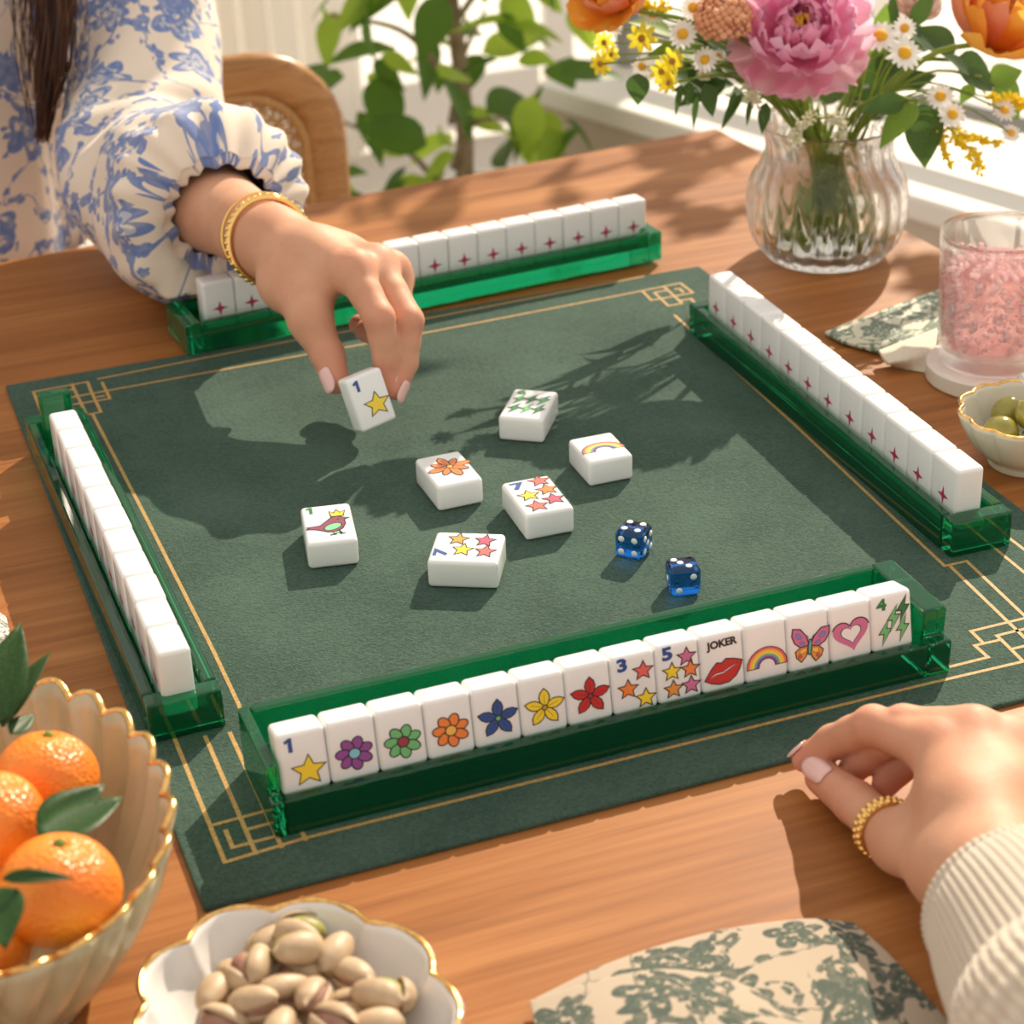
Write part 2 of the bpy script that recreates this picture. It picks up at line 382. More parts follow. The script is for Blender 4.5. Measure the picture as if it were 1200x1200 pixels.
near_rack = make_rack('tile_rack', .366, .063, .0200, .0365, .0150, 'green acrylic rack holding face-up picture tiles in front of the dice', .006, .014)
near_rack.location = (-.0315, -.2245, MZ)
far_rack = make_rack('tile_rack', .394, .052, RH+.001, RH+.001, REC, 'green acrylic rack of star-backed tiles under the reaching arm')
far_rack.location = (.0705, .3805, MZ); far_rack.rotation_euler.z = math.atan2(.0303, .387)
right_rack = make_rack('tile_rack', .372, .040, RH, RH, REC, 'green acrylic rack of star-backed tiles beside the flower vase and olives')
right_rack.location = (.2195, .0665, MZ); right_rack.rotation_euler.z = -PI/2 - math.radians(1.07)
left_rack = make_rack('tile_rack', .380, .039, RH, RH, REC, 'green acrylic rack of white tiles beside the bowl of oranges')
left_rack.location = (-.2552, .068, MZ); left_rack.rotation_euler.z = -PI/2 + math.radians(.7)
link('tall_end_stop', bm_mesh('tall_end_stop', box_bm(.008, .021, .050, (0, 0, .025), .002, 3), m_acryl, False), left_rack, (-.163, .018, REC-.012))

# ================================================================ tiles
tt = Mt('ivory_white_tile', (.86, .865, .87), .22, Subsurface_Weight=.25, Subsurface_Radius=(.004, .0035, .003), Subsurface_Scale=1., Coat_Weight=.3, Coat_Roughness=.08); m_tile = tt.m
INKS = dict(black=(.012, .012, .014), yellow=(.90, .66, .045), blue=(.028, .085, .30), green=(.03, .20, .07), lime=(.16, .50, .20), purple=(.27, .075, .32), sky=(.22, .55, .70),
            maroon=(.30, .05, .08), orange=(.85, .24, .06), amber=(.90, .50, .10), red=(.55, .03, .035), coral=(.80, .15, .13), pink=(.62, .17, .34), rose=(.55, .09, .16), gold=(.52, .33, .06),
            mauve=(.27, .07, .12), teal=(.13, .42, .42), navy=(.05, .09, .22), star=(.42, .03, .10), rustorange=(.75, .30, .07), mint=(.22, .60, .32), white=(.85, .85, .85), indigo=(.22, .22, .55))
_ink = {}
def ink(n):
    if n not in _ink: _ink[n] = plain('print_ink_'+n, INKS[n], .35)
    return _ink[n]
def offs(P, d):
    n = len(P); area = sum(P[i][0]*P[(i+1) % n][1]-P[(i+1) % n][0]*P[i][1] for i in range(n)); sg = 1 if area > 0 else -1; out = []
    for i in range(n):
        a, b, c = Vector(P[i-1]), Vector(P[i]), Vector(P[(i+1) % n]); e1, e2 = (b-a), (c-b)
        if e1.length < 1e-9 or e2.length < 1e-9: out.append(tuple(b)); continue
        e1.normalize(); e2.normalize(); n1, n2 = Vector((e1.y, -e1.x))*sg, Vector((e2.y, -e2.x))*sg; m = n1+n2
        m = m/max(m.length_squared/2, .35) if m.length > 1e-6 else n1
        out.append((b.x+m.x*d, b.y+m.y*d))
    return out
def star(cx, cy, r, k=.45, rot=0., n=5):
    return [(cx+(r if i % 2 == 0 else r*k)*math.sin(PI*i/n+rot), cy+(r if i % 2 == 0 else r*k)*math.cos(PI*i/n+rot)) for i in range(2*n)]
def ell(cx, cy, a, b, rot=0., n=20, t0=0., t1=2*PI):
    c, s = math.cos(rot), math.sin(rot); P = []
    for i in range(n):
        t = t0+(t1-t0)*i/(n if abs(t1-t0-2*PI) < 1e-6 else n-1); x, y = a*math.cos(t), b*math.sin(t); P.append((cx+x*c-y*s, cy+x*s+y*c))
    return P
def xf(P, cx, cy, s, rot=0., sx=1):
    c, q = math.cos(rot), math.sin(rot); return [(cx+s*(sx*x*c-y*q), cy+s*(sx*x*q+y*c)) for x, y in P]
_txt = {}
def text_tris(t):
    if t not in _txt:
        cu = bpy.data.curves.new('t', 'FONT'); cu.body = t; cu.size = 1; cu.align_x = 'CENTER'; cu.align_y = 'CENTER'; cu.offset = .05; cu.resolution_u = 4
        o = bpy.data.objects.new('t', cu); COL.objects.link(o); dg = bpy.context.evaluated_depsgraph_get(); dg.update()
        me = bpy.data.meshes.new_from_object(o.evaluated_get(dg))
        V = np.array([v.co[:2] for v in me.vertices]); lo, hi = V.min(0), V.max(0); V = (V-(lo+hi)/2)/(hi[1]-lo[1])
        _txt[t] = (V, [tuple(p.vertices) for p in me.polygons])
        bpy.data.objects.remove(o); bpy.data.meshes.remove(me); bpy.data.curves.remove(cu)
    return _txt[t]
class Print:
    """flat print of a tile face in millimetres, u to the right, v up; later shapes lie on top"""
    def __init__(s): s.it = []
    def fill(s, P, c): s.it.append((P, None, c)); return s
    def shape(s, P, c, o=.45): s.fill(offs(P, o*1.35), 'black'); return s.fill(P, c)
    def text(s, t, x, y, h, c, rot=0., wx=1.):
        if t == '1': return s.fill(xf([(-.06, -.5), (.20, -.5), (.20, .5), (-.02, .5), (-.30, .30), (-.22, .12), (-.06, .20)], x, y, h, rot), c)
        V, F = text_tris(t); s.it.append((xf([(a*wx, b) for a, b in V], x, y, h, rot), F, c)); return s
    def mesh(s, thick, su=1., sv=1.):
        V, F, mi, mats = [], [], [], []
        for k, (P, tri, c) in enumerate(s.it):
            if c not in mats: mats.append(c)
            o = len(V); y = -thick/2-.00008-.000012*k
            V += [(a*su/1000, y, b*sv/1000) for a, b in P]
            if tri is None: tri = [tuple(t) for t in geometry.tessellate_polygon([[Vector((a, b, 0)) for a, b in P]])]
            for t in tri:
                t = list(t); a, b, c3 = (Vector(P[i]) for i in t[:3])
                if (b-a).cross(c3-a) < 0: t = t[::-1]
                F.append(tuple(o+i for i in t)); mi.append(mats.index(c))
        return mesh('print', V, F, [ink(c) for c in mats], False, mi)
def p_star(P, x, y, r, c, rot=.06, o=.42): P.shape(star(x, y, r, .47, rot), c, o)
def p_flower_round(P, c, cc, cx=.4, cy=-2, R=8.2, n=7):
    for i in range(n):
        a = 2*PI*i/n+.35; P.shape(ell(cx+math.cos(a)*R*.62, cy+math.sin(a)*R*.62, R*.40, R*.27, a), c, .45)
    P.shape(ell(cx, cy, R*.29, R*.29), cc, .45)
def p_flower_point(P, c, cc, cx=.4, cy=-1.5, R=9.6):
    for i in range(5):
        a = 2*PI*i/5+.28; pet = [(0, 0), (.25, .17), (.55, .24), (.8, .17), (1, 0), (.8, -.17), (.55, -.24), (.25, -.17)]
        P.shape(xf(pet, cx, cy, R, a), c, .42); P.fill(xf([(.2, -.012), (.72, -.008), (.72, .008), (.2, .012)], cx, cy, R, a), 'black')
    P.shape(ell(cx, cy, R*.11, R*.11), cc, .4)
BOLT = [(.35, 1), (-.42, -.12), (-.02, -.1), (-.36, -1), (.46, .22), (.04, .2), (.5, 1)]
BOLT = [(.30, 1), (-.45, -.10), (-.05, -.12), (-.22, -1), (.48, .18), (.08, .22)]
def p_bolt(P, x, y, h, c, rot=-.06, o=.4): P.shape(xf(BOLT, x, y, h/2, rot, .85), c, o)
def arch(cx, cy, r0, r1, n=22, t0=0, t1=PI): return ell(cx, cy, r1, r1, 0, n, t0, t1)+ell(cx, cy, r0, r0, 0, n, t1, t0)
def p_rainbow(P, cx=0, cy=-6, R=9.6):
    cols = ['coral', 'amber', 'yellow', 'teal', 'purple']; w = .56*R/5
    P.fill(offs(arch(cx, cy, R*.44, R), .5), 'black')
    for i, c in enumerate(cols): P.fill(arch(cx, cy, R-w*(i+1), R-w*i), c)
def p_heart(P):
    H = [(16*math.sin(t)**3/16, (13*math.cos(t)-5*math.cos(2*t)-2*math.cos(3*t)-math.cos(4*t))/16) for t in [2*PI*i/40 for i in range(40)]]
    P.shape(xf(H, 0, -1, 9.5, .12), 'pink', .5); P.fill(xf(H, 0, -1, 5.6, .12), 'black'); P.fill(xf(H, 0, -1, 5.1, .12), 'white')
def p_butterfly(P, cx=.2, cy=-2.5, s=9.5):
    up = [(.06, .05), (.25, .55), (.6, .95), (.98, 1.0), (1.0, .62), (.82, .22), (.5, -.02)]; lo = [(.06, -.02), (.5, -.08), (.74, -.3), (.66, -.62), (.4, -.85), (.2, -.6), (.08, -.3)]
    for sx in (-1, 1):
        P.shape(xf(up, cx, cy, s, -.12, sx), 'pink', .45); P.shape(xf(lo, cx, cy, s, -.12, sx), 'rustorange', .45)
        P.shape(xf(ell(.66, .58, .2, .13, .8), cx, cy, s, -.12, sx), 'indigo', .1); P.shape(xf(ell(.42, .18, .15, .09, .5), cx, cy, s, -.12, sx), 'indigo', .1)
        P.shape(xf(ell(.34, -.26, .2, .13, -.4), cx, cy, s, -.12, sx), 'amber', .15); P.shape(xf(ell(.5, -.56, .11, .1), cx, cy, s, -.12, sx), 'rose', .1)
        P.fill(xf([(.02, .3), (.05, .3), (.2, .62), (.17, .63)], cx, cy, s, -.12, sx), 'black')
    P.shape(ell(cx, cy-.6, s*.075, s*.42, -.12), 'teal', .35)
def p_lips(P, cx=0, cy=-5, s=9.6):
    rim = [(-1, -.28), (-.62, .22), (-.3, .52), (-.04, .44), (.2, .62), (.62, .5), (1, .32), (.86, -.05), (.6, -.42), (.2, -.66), (-.3, -.66), (-.7, -.5)]
    P.shape(xf(rim, cx, cy, s, .06), 'red', .45); P.fill(xf([(-.92, -.26), (-.4, .0), (-.05, -.02), (.3, .14), (.9, .28), (.3, .02), (-.05, -.14), (-.4, -.12)], cx, cy, s, .06), 'black')
    P.fill(xf([(-.78, -.22), (-.4, -.04), (-.05, -.06), (.3, .09), (.75, .22), (.3, .04), (-.05, -.11), (-.4, -.1)], cx, cy, s, .06), 'white')
def p_bird(P, cx=1, cy=-3, s=11):
    P.fill(xf([(.12, -.45), (.2, -.45), (.12, -.78), (.04, -.78)], cx, cy, s), 'black'); P.fill(xf([(.3, -.45), (.38, -.45), (.5, -.76), (.42, -.76)], cx, cy, s), 'black')
    P.shape(xf([(.02, -.45), (.3, -.45), (.34, -.68), (.1, -.68)], cx, cy, s), 'mint', .3)
    P.fill(xf([(-.08, -.74), (.2, -.72), (.2, -.82), (-.1, -.84)], cx, cy, s), 'black'); P.fill(xf([(.34, -.72), (.58, -.70), (.58, -.78), (.34, -.82)], cx, cy, s), 'black')
    body = [(-1.05, .08), (-.72, .06), (-.42, .1), (-.12, .46), (.1, .72), (.36, .8), (.6, .66), (.84, .6), (.62, .5), (.64, .1), (.48, -.3), (.2, -.5), (-.12, -.5), (-.42, -.3), (-.68, -.16), (-1.02, -.1), (-.84, 0)]
    P.shape(xf(body, cx, cy, s), 'mauve', .42); P.shape(xf(ell(.1, -.08, .4, .24, .5), cx, cy, s), 'mint', .35); P.fill(ell(cx+.38*s, cy+.55*s, .5, .5), 'black')
    P.shape(xf([(.12, .86), (.08, 1.28), (.26, 1.08), (.38, 1.36), (.5, 1.1), (.72, 1.26), (.62, .86)], cx, cy, s), 'yellow', .4)
def p_lily(P, c='orange', cx=1, cy=1, R=10.5):
    for i in range(8):
        a = 2*PI*i/8+.2; r = R*(.82 if i % 2 else 1); pet = [(0, 0), (.3, .12), (.65, .19), (.9, .12), (1, -.02), (.85, -.13), (.6, -.17), (.25, -.12)]
        P.shape(xf(pet, cx, cy, r, a), c, .42); P.fill(xf([(.25, -.01), (.75, -.01), (.75, .01), (.25, .01)], cx, cy, r, a), 'black')
    P.shape(ell(cx, cy, 1.2, 1.2), 'amber', .35)

_body = {}
def tile_body(w, h, t):
    k = (round(w, 5), round(h, 5), round(t, 5))
    if k not in _body: _body[k] = bm_mesh('mahjong_tile', box_bm(w, t, h, (0, 0, 0), .0026, 4), m_tile, True)
    return _body[k]
def tile(label, pr, w, h, t, loc, rot=None, group=None, pm=None, sv=None):
    o = link('mahjong_tile', tile_body(w, h, t), None, loc, rot); tag(o, label, 'tile', group)
    link('print', pm or pr.mesh(t, w/.0243*(1.12 if sv is None else 1.1), sv or h/.037*1.10), o)
    return o
# near row, face towards the camera and leaning back
def near_prints():
    R = []
    P = Print(); P.text('1', -5.6, 9.6, 7.4, 'blue', .0, 1.2); p_star(P, 1.8, -5, 7.4, 'yellow'); R.append((P, 'white tile with a blue number one and one yellow star, standing in the rack'))
    for c, cc, t in (('purple', 'sky', 'purple round-petalled flower with a light blue centre'), ('lime', 'maroon', 'green round-petalled flower with a dark red centre'), ('orange', 'amber', 'orange round-petalled flower with a yellow centre')):
        P = Print(); p_flower_round(P, c, cc); R.append((P, 'white tile printed with a '+t))
    for c, cc, t in (('blue', 'lime', 'blue'), ('yellow', 'gold', 'yellow'), ('red', 'maroon', 'red')):
        P = Print(); p_flower_point(P, c, cc); R.append((P, 'white tile printed with a %s flower of five pointed petals' % t))
    P = Print(); P.text('3', -5.5, 10.8, 7.2, 'blue', .05, 1.2); p_star(P, 4.6, 5.6, 4.6, 'coral'); p_star(P, -3.4, -2.6, 4.6, 'orange'); p_star(P, 5., -9.2, 4.6, 'yellow'); R.append((P, 'white tile with a blue number three and three diagonal stars'))
    P = Print(); P.text('5', -5.2, 10.8, 7.2, 'blue', .05, 1.2)
    for x, y, c in ((4.4, 7.2, 'pink'), (-3.4, .8, 'yellow'), (5.8, .2, 'orange'), (-3.4, -8.6, 'rustorange'), (5.6, -8.4, 'pink')): p_star(P, x, y, 4.3, c)
    R.append((P, 'white tile with a blue number five and five stars'))
    P = Print(); P.text('JOKER', 0, 9.5, 5.6, 'black', .03, .95); p_lips(P); R.append((P, 'white tile reading JOKER above a pair of red lips'))
    P = Print(); p_rainbow(P, 0, -8, 10.2); R.append((P, 'white tile printed with a rainbow, standing in the rack'))
    P = Print(); p_butterfly(P); R.append((P, 'white tile printed with a pink and orange butterfly'))
    P = Print(); p_heart(P); R.append((P, 'white tile printed with an open pink heart'))
    P = Print(); P.text('4', -5.6, 10.2, 6.6, 'green', .05, 1.2); p_bolt(P, -4.2, -5, 15, 'lime'); p_bolt(P, .6, 1.8, 15, 'lime'); p_bolt(P, 5.8, 6, 15, 'green'); p_bolt(P, 5.2, -4.6, 15, 'lime'); R.append((P, 'white tile with a green number four and four lightning bolts'))
    return R
NP = near_prints(); NPITCH = .3405/14; LEAN = math.radians(11)
for i, (P, lab) in enumerate(NP):
    w, h, t = NPITCH-.0003, .0320+random.uniform(-.0003, .0003), .0175
    lean = LEAN+random.uniform(-.012, .012)
    # lower front edge rests at y0
    y0 = -.2172; c = Vector((0, t/2*math.cos(lean)+h/2*math.sin(lean), h/2*math.cos(lean)))
    x = -.2075+NPITCH*(i+.5)
    tile(lab, P, w, h, t, (x, y0+c.y-.0*i, MZ+.0155+c.z), (-lean, 0, 0), 'face-up tiles in the near rack', sv=1.0)
# star backs
SP = Print(); SP.fill(star(0, -3.2, 6.2, .30, 0, 4), 'star')
ORD = 'first second third fourth fifth sixth seventh eighth ninth tenth eleventh twelfth thirteenth fourteenth fifteenth'.split()
def star_row(n, pitch, x0, rack, yf, lab, grp, h=.037, t=.018, rev=False):
    w = pitch-.0004; pm = SP.mesh(t, 1., h/.037)
    for i in range(n):
        loc = Vector((x0+pitch*(i+.5), yf+t/2+random.uniform(-.0004, .0004), REC+.0003+h/2))
        M = Matrix.Translation(rack.location) @ Matrix.Rotation(rack.rotation_euler.z, 4, 'Z')
        tile(lab % ORD[n-1-i if rev else i], None, w, h, t, M @ loc, (0, 0, rack.rotation_euler.z+random.uniform(-.006, .006)), grp, pm=pm)
star_row(15, .0246, -.1775, far_rack, .0155, '%s pink-starred white tile from the vase end of the rack under the arm', 'star-backed tiles in the far rack', .036, .018, True)
star_row(12, .0289, -.1740, right_rack, .0095, '%s pink-starred white tile from the vase end of the rack beside the olives', 'star-backed tiles in the rack by the olives', .037, .018, False)
star_row(11, .0289, -.1575+.0245, left_rack, .0095, '%s white tile from the orange bowl end of the rack beside that bowl', 'star-backed tiles in the rack by the orange bowl', .037, .0175, True)

# flat tiles on the mat
TH = .0175
def flat(lab, P, cx, cy, w, h, deg, tilt=0.):
    if w > .035: P.it = [([(a*.84, b) for a, b in q], t, c) for q, t, c in P.it]
    tile(lab, P, w, h, TH, (cx, cy, MZ+.0002+TH/2), (-PI/2, 0, math.radians(deg)), 'tiles lying on the mat')
P = Print(); P.text('1', -7., 12, 6, 'green', .0, 1.3); p_bird(P, .6, -3.4, 9.8); flat('flat white tile with a maroon bird wearing a yellow crown', P, -.1114, .0407, .0300, .0480, -10.5)
P = Print(); p_lily(P); flat('flat white tile with an orange eight-petalled flower', P, -.0226, .0795, .0300, .0440, .5)
P = Print(); P.text('7', -5.0, 11.5, 7, 'blue', 0, 1.3)
for x, y, c in ((7, 9.5, 'gold'), (-.5, 3.5, 'yellow'), (6.5, -6.5, 'rose'), (-3.5, -8, 'coral')): pass
for x, y, c in ((6.3, 5, 'gold'), (-2.5, 1.5, 'yellow'), (5.6, -8, 'rose'), (-3.4, -9.5, 'coral')): p_star(P, x, y, 4.6, c, .06+PI/2)
flat('flat white tile turned sideways with a blue seven and four stars', P, -.0462, -.0213, .0365, .0410, 62)
P = Print(); P.text('6', -6., 12.4, 5.4, 'green', 0, 1.3)
for j in range(2):
    for i in range(3): p_bolt(P, -5.6+i*5.8, 4.8-j*10.8, 12.5, 'lime' if (i+j) % 2 == 0 else 'green', -.1, .35)
flat('flat white tile with a green six and six lightning bolts', P, .0573, .1481, .0305, .0460, -34.5)
P = Print(); p_rainbow(P, .3, -5, 10); flat('flat white tile printed with a rainbow', P, .0753, .0682, .0300, .0370, -1)
P = Print(); P.text('7', -5.0, 10.6, 7, 'blue', 0, 1.3)
for x, y, c in ((5, 12, 'coral'), (-3.5, .5, 'yellow'), (5.5, 3, 'orange'), (-3.2, -10, 'coral'), (5.3, -6.5, 'rose')): p_star(P, x, y, 4.4, c)
flat('flat white tile with a blue seven and five stars', P, .0148, .0231, .0310, .0470, -2)

# ================================================================ dice
td = Mt('translucent_blue_resin', (.02, .20, .74), .02, Transmission_Weight=1., IOR=1.4); m_die = td.m
m_pip = plain('white_paint_pip', (.9, .9, .9), .4)
PIPS = {1: [(0, 0)], 2: [(-.5, -.5), (.5, .5)], 3: [(-.5, -.3), (.05, .2), (.5, .55)], 4: [(-.5, -.5), (.5, .5), (-.5, .5), (.5, -.5)], 5: [(-.5, -.5), (.5, .5), (-.5, .5), (.5, -.5), (0, 0)]}
def die(cx, cy, s, rz, faces, lab):
    bm = box_bm(s, s, s, (0, 0, s/2), s*.2, 6); o = link('die', bm_mesh('die', bm, m_die, True), None, (cx, cy, MZ+.0002), (0, 0, rz)); tag(o, lab, 'die', 'blue dice')
    V, F = lathe([(0.00001, .00018), (s*.105, .00012), (s*.11, -.0001)], 16); pm = mesh('pip', V, F, m_pip)
    for ax, num in faces.items():
        n = Vector(ax); x = Vector((0, 1, 0)) if abs(n.z) > .5 or abs(n.x) > .5 else Vector((1, 0, 0)); y = n.cross(x)
        if abs(n.y) > .5: x, y = Vector((1, 0, 0)), Vector((0, 0, 1))
        for a, b in PIPS[num]:
            p = link('pip', pm, o); p.location = Vector((0, 0, s/2)) + n*(s/2) + (x*a+y*b)*s*.46; p.rotation_euler = n.to_track_quat('Z', 'Y').to_euler()
die(.0515, -.0385, .0180, math.radians(-47), {(0, 0, 1): 4, (0, -1, 0): 4, (1, 0, 0): 5}, 'translucent blue die showing four on its top face')
die(.0595, -.0895, .0178, math.radians(-12), {(0, 0, 1): 3, (0, -1, 0): 2, (-1, 0, 0): 1}, 'translucent blue die with two pips on its front face')

# ================================================================ vase
m_glass = glassy('clear_cut_glass', (1, 1, 1), 1.36, 0., .22); m_glass2 = glassy('clear_tumbler_glass', (1, 1, 1), 1.3, 0., .5); m_water = glassy('vase_water', (1, 1, .97), 1.12)
VC = Vector((.3920, .3560, 0)); VH = .112
def vase():
    r = empty('flower_vase', VC); tag(r, 'clear fluted glass vase half full of water with a flared rim', 'vase')
    n = 144; NF = 24
    out = [(.001, .0015), (.030, .0), (.044, .001), (.050, .006), (.058, .018), (.0625, .034), (.0630, .052), (.0600, .066), (.0540, .076), (.0500, .086), (.0495, .096), (.0520, .105), (.0555, VH)]
    inn = [(.0535, VH-.0004), (.0500, .104), (.0470, .095), (.0475, .086), (.0512, .0755), (.057, .065), (.0597, .052), (.0592, .034), (.0548, .019), (.046, .011), (.028, .009), (.001, .009)]
    prof = list(spline(out, 40))+list(spline(inn, 34)); no = 40
    def rad(t, k):
        if k >= no: return 1, 0
        z = prof[k][1]; a = .042*min(1, z/.012)*(1-.75*max(0, (z-.095)/.017)); tw = t + .45*max(0, (z-.06))/.05*.5
        return 1 + a*(abs(math.cos(NF/2*tw))-.6), 0
    V, F = lathe(prof, n, rad); link('vase_body', mesh('vase_body', V, F, m_glass), r)
    wp = [(.001, .0095), (.027, .0095), (.0445, .0118), (.0530, .020), (.0583, .034), (.0588, .052), (.0555, .0655), (.053, .0685), (.001, .0685)]
    V, F = lathe(wp, 64); link('water', mesh('water', V, F, m_water), r)
vase()

# ================================================================ flowers and leaves
def leaf_mesh(name, L, W, m, fold=.18, curl=.25, nu=9, nv=5, point=1.35, wave=0.):
    V, F = [], []
    for i in range(nu):
        u = i/(nu-1); w = W*.5*(math.sin(PI*min(1, u**.75*.98+.02))**.9)*(1-.25*u**point)
        if i == nu-1: w = .0001
        for j in range(nv):
            s = (j/(nv-1)-.5)*2
            V.append((u*L, s*w, abs(s)*w*fold - curl*L*u*u*.5 + wave*L*math.sin(u*9+s*2)*abs(s)*.04))
    for i in range(nu-1):
        for j in range(nv-1): F.append((i*nv+j, (i+1)*nv+j, (i+1)*nv+j+1, i*nv+j+1))
    return mesh(name, V, F, m)
def leaf_mat(name, a, b, rough=.42, tr=.25):
    t = Mt(name, a, rough, Specular_IOR_Level=.3); v = t.coord('Object'); n = t.noise(v, 40, 3)
    t.set('Base Color', t.mix(n.step(.3, .7), a, b))
    tl = t.new('ShaderNodeBsdfTranslucent'); tl.inputs[0].default_value = (*[min(1, c*1.6) for c in b], 1)
    mx = t.new('ShaderNodeMixShader'); mx.inputs[0].default_value = tr
    out = t.nt.nodes['Material Output']; t.nt.links.new(t.b.outputs[0], mx.inputs[1]); t.nt.links.new(tl.outputs[0], mx.inputs[2]); t.nt.links.new(mx.outputs[0], out.inputs[0])
    return t.m
m_leaf = leaf_mat('dark_green_leaf', (.035, .085, .018), (.075, .15, .03)); m_leaf2 = leaf_mat('fresh_green_leaf', (.10, .20, .025), (.20, .34, .05), .5, .4)
m_stem = leaf_mat('green_stem', (.20, .28, .05), (.30, .38, .08), .5, .35)
m_citrus_leaf = leaf_mat('glossy_citrus_leaf', (.012, .046, .007), (.028, .084, .011), .45, .08)
def petal_mat(name, a, b, rough=.55, tr=.35):
    t = leaf_mat(name, a, b, rough, tr); return t
m_pink = petal_mat('peony_pink', (.95, .27, .43), (.98, .50, .61), .55, .50); m_orange_p = petal_mat('ranunculus_orange', (.92, .30, .04), (.96, .46, .08)); m_coral_p = petal_mat('coral_petal', (.80, .23, .13), (.88, .36, .22))
m_white_p = petal_mat('white_petal', (.88, .86, .80), (.92, .90, .86)); m_yel = petal_mat('yellow_petal', (.92, .58, .02), (.96, .70, .05), .6, .5); m_yeldisc = mottled('yellow_disc', (.85, .48, .02), (.65, .33, .02), .8, 900)
m_peach = mottled('peach_bloom', (.62, .27, .13), (.75, .38, .22), .8, 120); m_palepink = petal_mat('pale_pink_petal', (.88, .50, .44), (.92, .62, .55)); m_bud = mottled('cream_bud', (.72, .70, .45), (.80, .78, .60), .7, 200)
VTOP = VC + Vector((0, 0, VH))
def stem_path(head, seed=0):
    rnd = random.Random(seed); a = rnd.uniform(0, 2*PI); d = Vector((head.x-VC.x, head.y-VC.y, 0))
    q = d.normalized() if d.length > 1e-4 else Vector((1, 0, 0))
    low = VC - q*rnd.uniform(.008, .036) + Vector((rnd.uniform(-.02, .02), rnd.uniform(-.02, .02), .0))*.8 + Vector((0, 0, .014))
    rim = VC + q*rnd.uniform(.012, .036) + Vector((0, 0, VH+.002))
    mid = rim.lerp(head, .5) + Vector((0, 0, .012+.10*max(0., d.length-.06)))
    return spline([low, low.lerp(rim, .5)+Vector((0, 0, 0)), rim, mid, head], 16)
def add_stem(root, head, r=.0016, seed=0, leaves=0, side=None):
    p = stem_path(head, seed); V, F = tube([Vector(q)-root.location for q in p], [r*1.15-r*.3*i/15 for i in range(16)], 7)
    st = link('stem', mesh('stem', V, F, m_stem), root); return p
def petal_mesh(name, L, W, cup, m, ruf=.0, nu=8, nv=7, notch=.0, top=.6, fq=9, ph=0.):
    """petal rising along +z from the origin, hollow side towards -x"""
    V, F = [], []
    for i in range(nu):
        u = i/(nu-1); w = W*.5*(.22+.78*math.sin(PI*(.06+u*top)))*(1 if u < .8 else math.sqrt(max(.0, 1-((u-.8)/.27)**2)))
        for j in range(nv):
            s = (j/(nv-1)-.5)*2; a = cup*u*1.5
            x = L*(math.sin(a*.5)*u*.55) * -1; z = L*u*math.cos(a*.22)
            x -= cup*W*.25*s*s*(u**.6)
            z -= notch*L*u**3*(abs(math.sin(s*fq*.6+ph)))+.0
            V.append((x + ruf*L*math.sin(s*fq+ph)*u**2*.12, s*w, z))
    for i in range(nu-1):
        for j in range(nv-1): F.append((i*nv+j, (i+1)*nv+j, (i+1)*nv+j+1, i*nv+j+1))
    return mesh(name, V, F, m)
def place_petal(root, me, M, az, tilt, r0, z0, tw=0., sc=1.):
    R = M @ Matrix.Rotation(az, 4, 'Z') @ Matrix.Translation((r0, 0, z0)) @ Matrix.Rotation(tilt, 4, 'Y') @ Matrix.Rotation(tw, 4, 'Z') @ Matrix.Scale(sc, 4)
    o = link('petal', me, root); o.matrix_local = R; return o
def axis_m(ax, loc=(0, 0, 0)): return Matrix.Translation(loc) @ Vector(ax).normalized().to_track_quat('Z', 'Y').to_matrix().to_4x4()
def double_flower(name, head, ax, R, layers, mats, label, cat, core, seed, r=.0026):
    root = empty(name, head); tag(root, label, cat)
    rnd = random.Random(seed); M = axis_m(ax)
    add_stem(root, head - Vector(ax).normalized()*R*.45, r, seed)
    V, F = lathe([(.0005, -R*.5), (R*.16, -R*.42), (R*.24, -R*.25), (R*.12, -R*.05)], 12); c = link('calyx', mesh('calyx', V, F, m_stem), root); c.matrix_local = M
    for n, L, W, cup, tilt, r0, z0, ruf, notch in layers:
        vs_ = [petal_mesh('petal', L*R, W*R, cup, mats[k % len(mats)], ruf, 9, 9, notch, .62, 9, k*1.3) for k in range(3)]
        off = rnd.uniform(0, 6)
        for i in range(n): place_petal(root, vs_[i % 3], M, off+2*PI*i/n+rnd.uniform(-.12, .12), tilt+rnd.uniform(-.1, .1), r0*R, z0*R, rnd.uniform(-.2, .2), rnd.uniform(.9, 1.08))
    if core:
        V, F = [], []
        for i in range(40):
            a, q = rnd.uniform(0, 6.28), rnd.uniform(0, .13)*R; b = Vector((q*math.cos(a), q*math.sin(a), 0)); tube([b+Vector((0, 0, .0)), b*1.2+Vector((0, 0, R*.38))], [R*.012, R*.028], 5, True, V, F)
        c = link('stamens', mesh('stamens', V, F, core), root); c.matrix_local = M
    return root
TOCAM = (CAM_POS - VTOP).normalized()
RGT = CR
pe = on_y(938, 36, .325)
double_flower('peony', pe, TOCAM*.95+Vector((0, 0, .40)), .051, [
    (9, 1.12, .90, .55, 1.36, .10, -.42, .7, .10), (9, 1.05, .85, .75, 1.08, .12, -.40, .7, .09), (9, .98, .78, .9, .84, .12, -.38, .7, .08), (9, .88, .66, 1.0, .64, .10, -.34, .8, .08),
    (10, .72, .50, .95, .50, .10, -.30, 1.0, .10), (10, .56, .38, .8, .40, .10, -.28, 1.2, .12), (9, .42, .30, .7, .34, .08, -.26, 1.4, .14)], [m_pink], 'large ruffled pink peony in the middle of the vase', 'flower', m_yeldisc, 3, .003)
ro = on_y(1174, 26, .30)
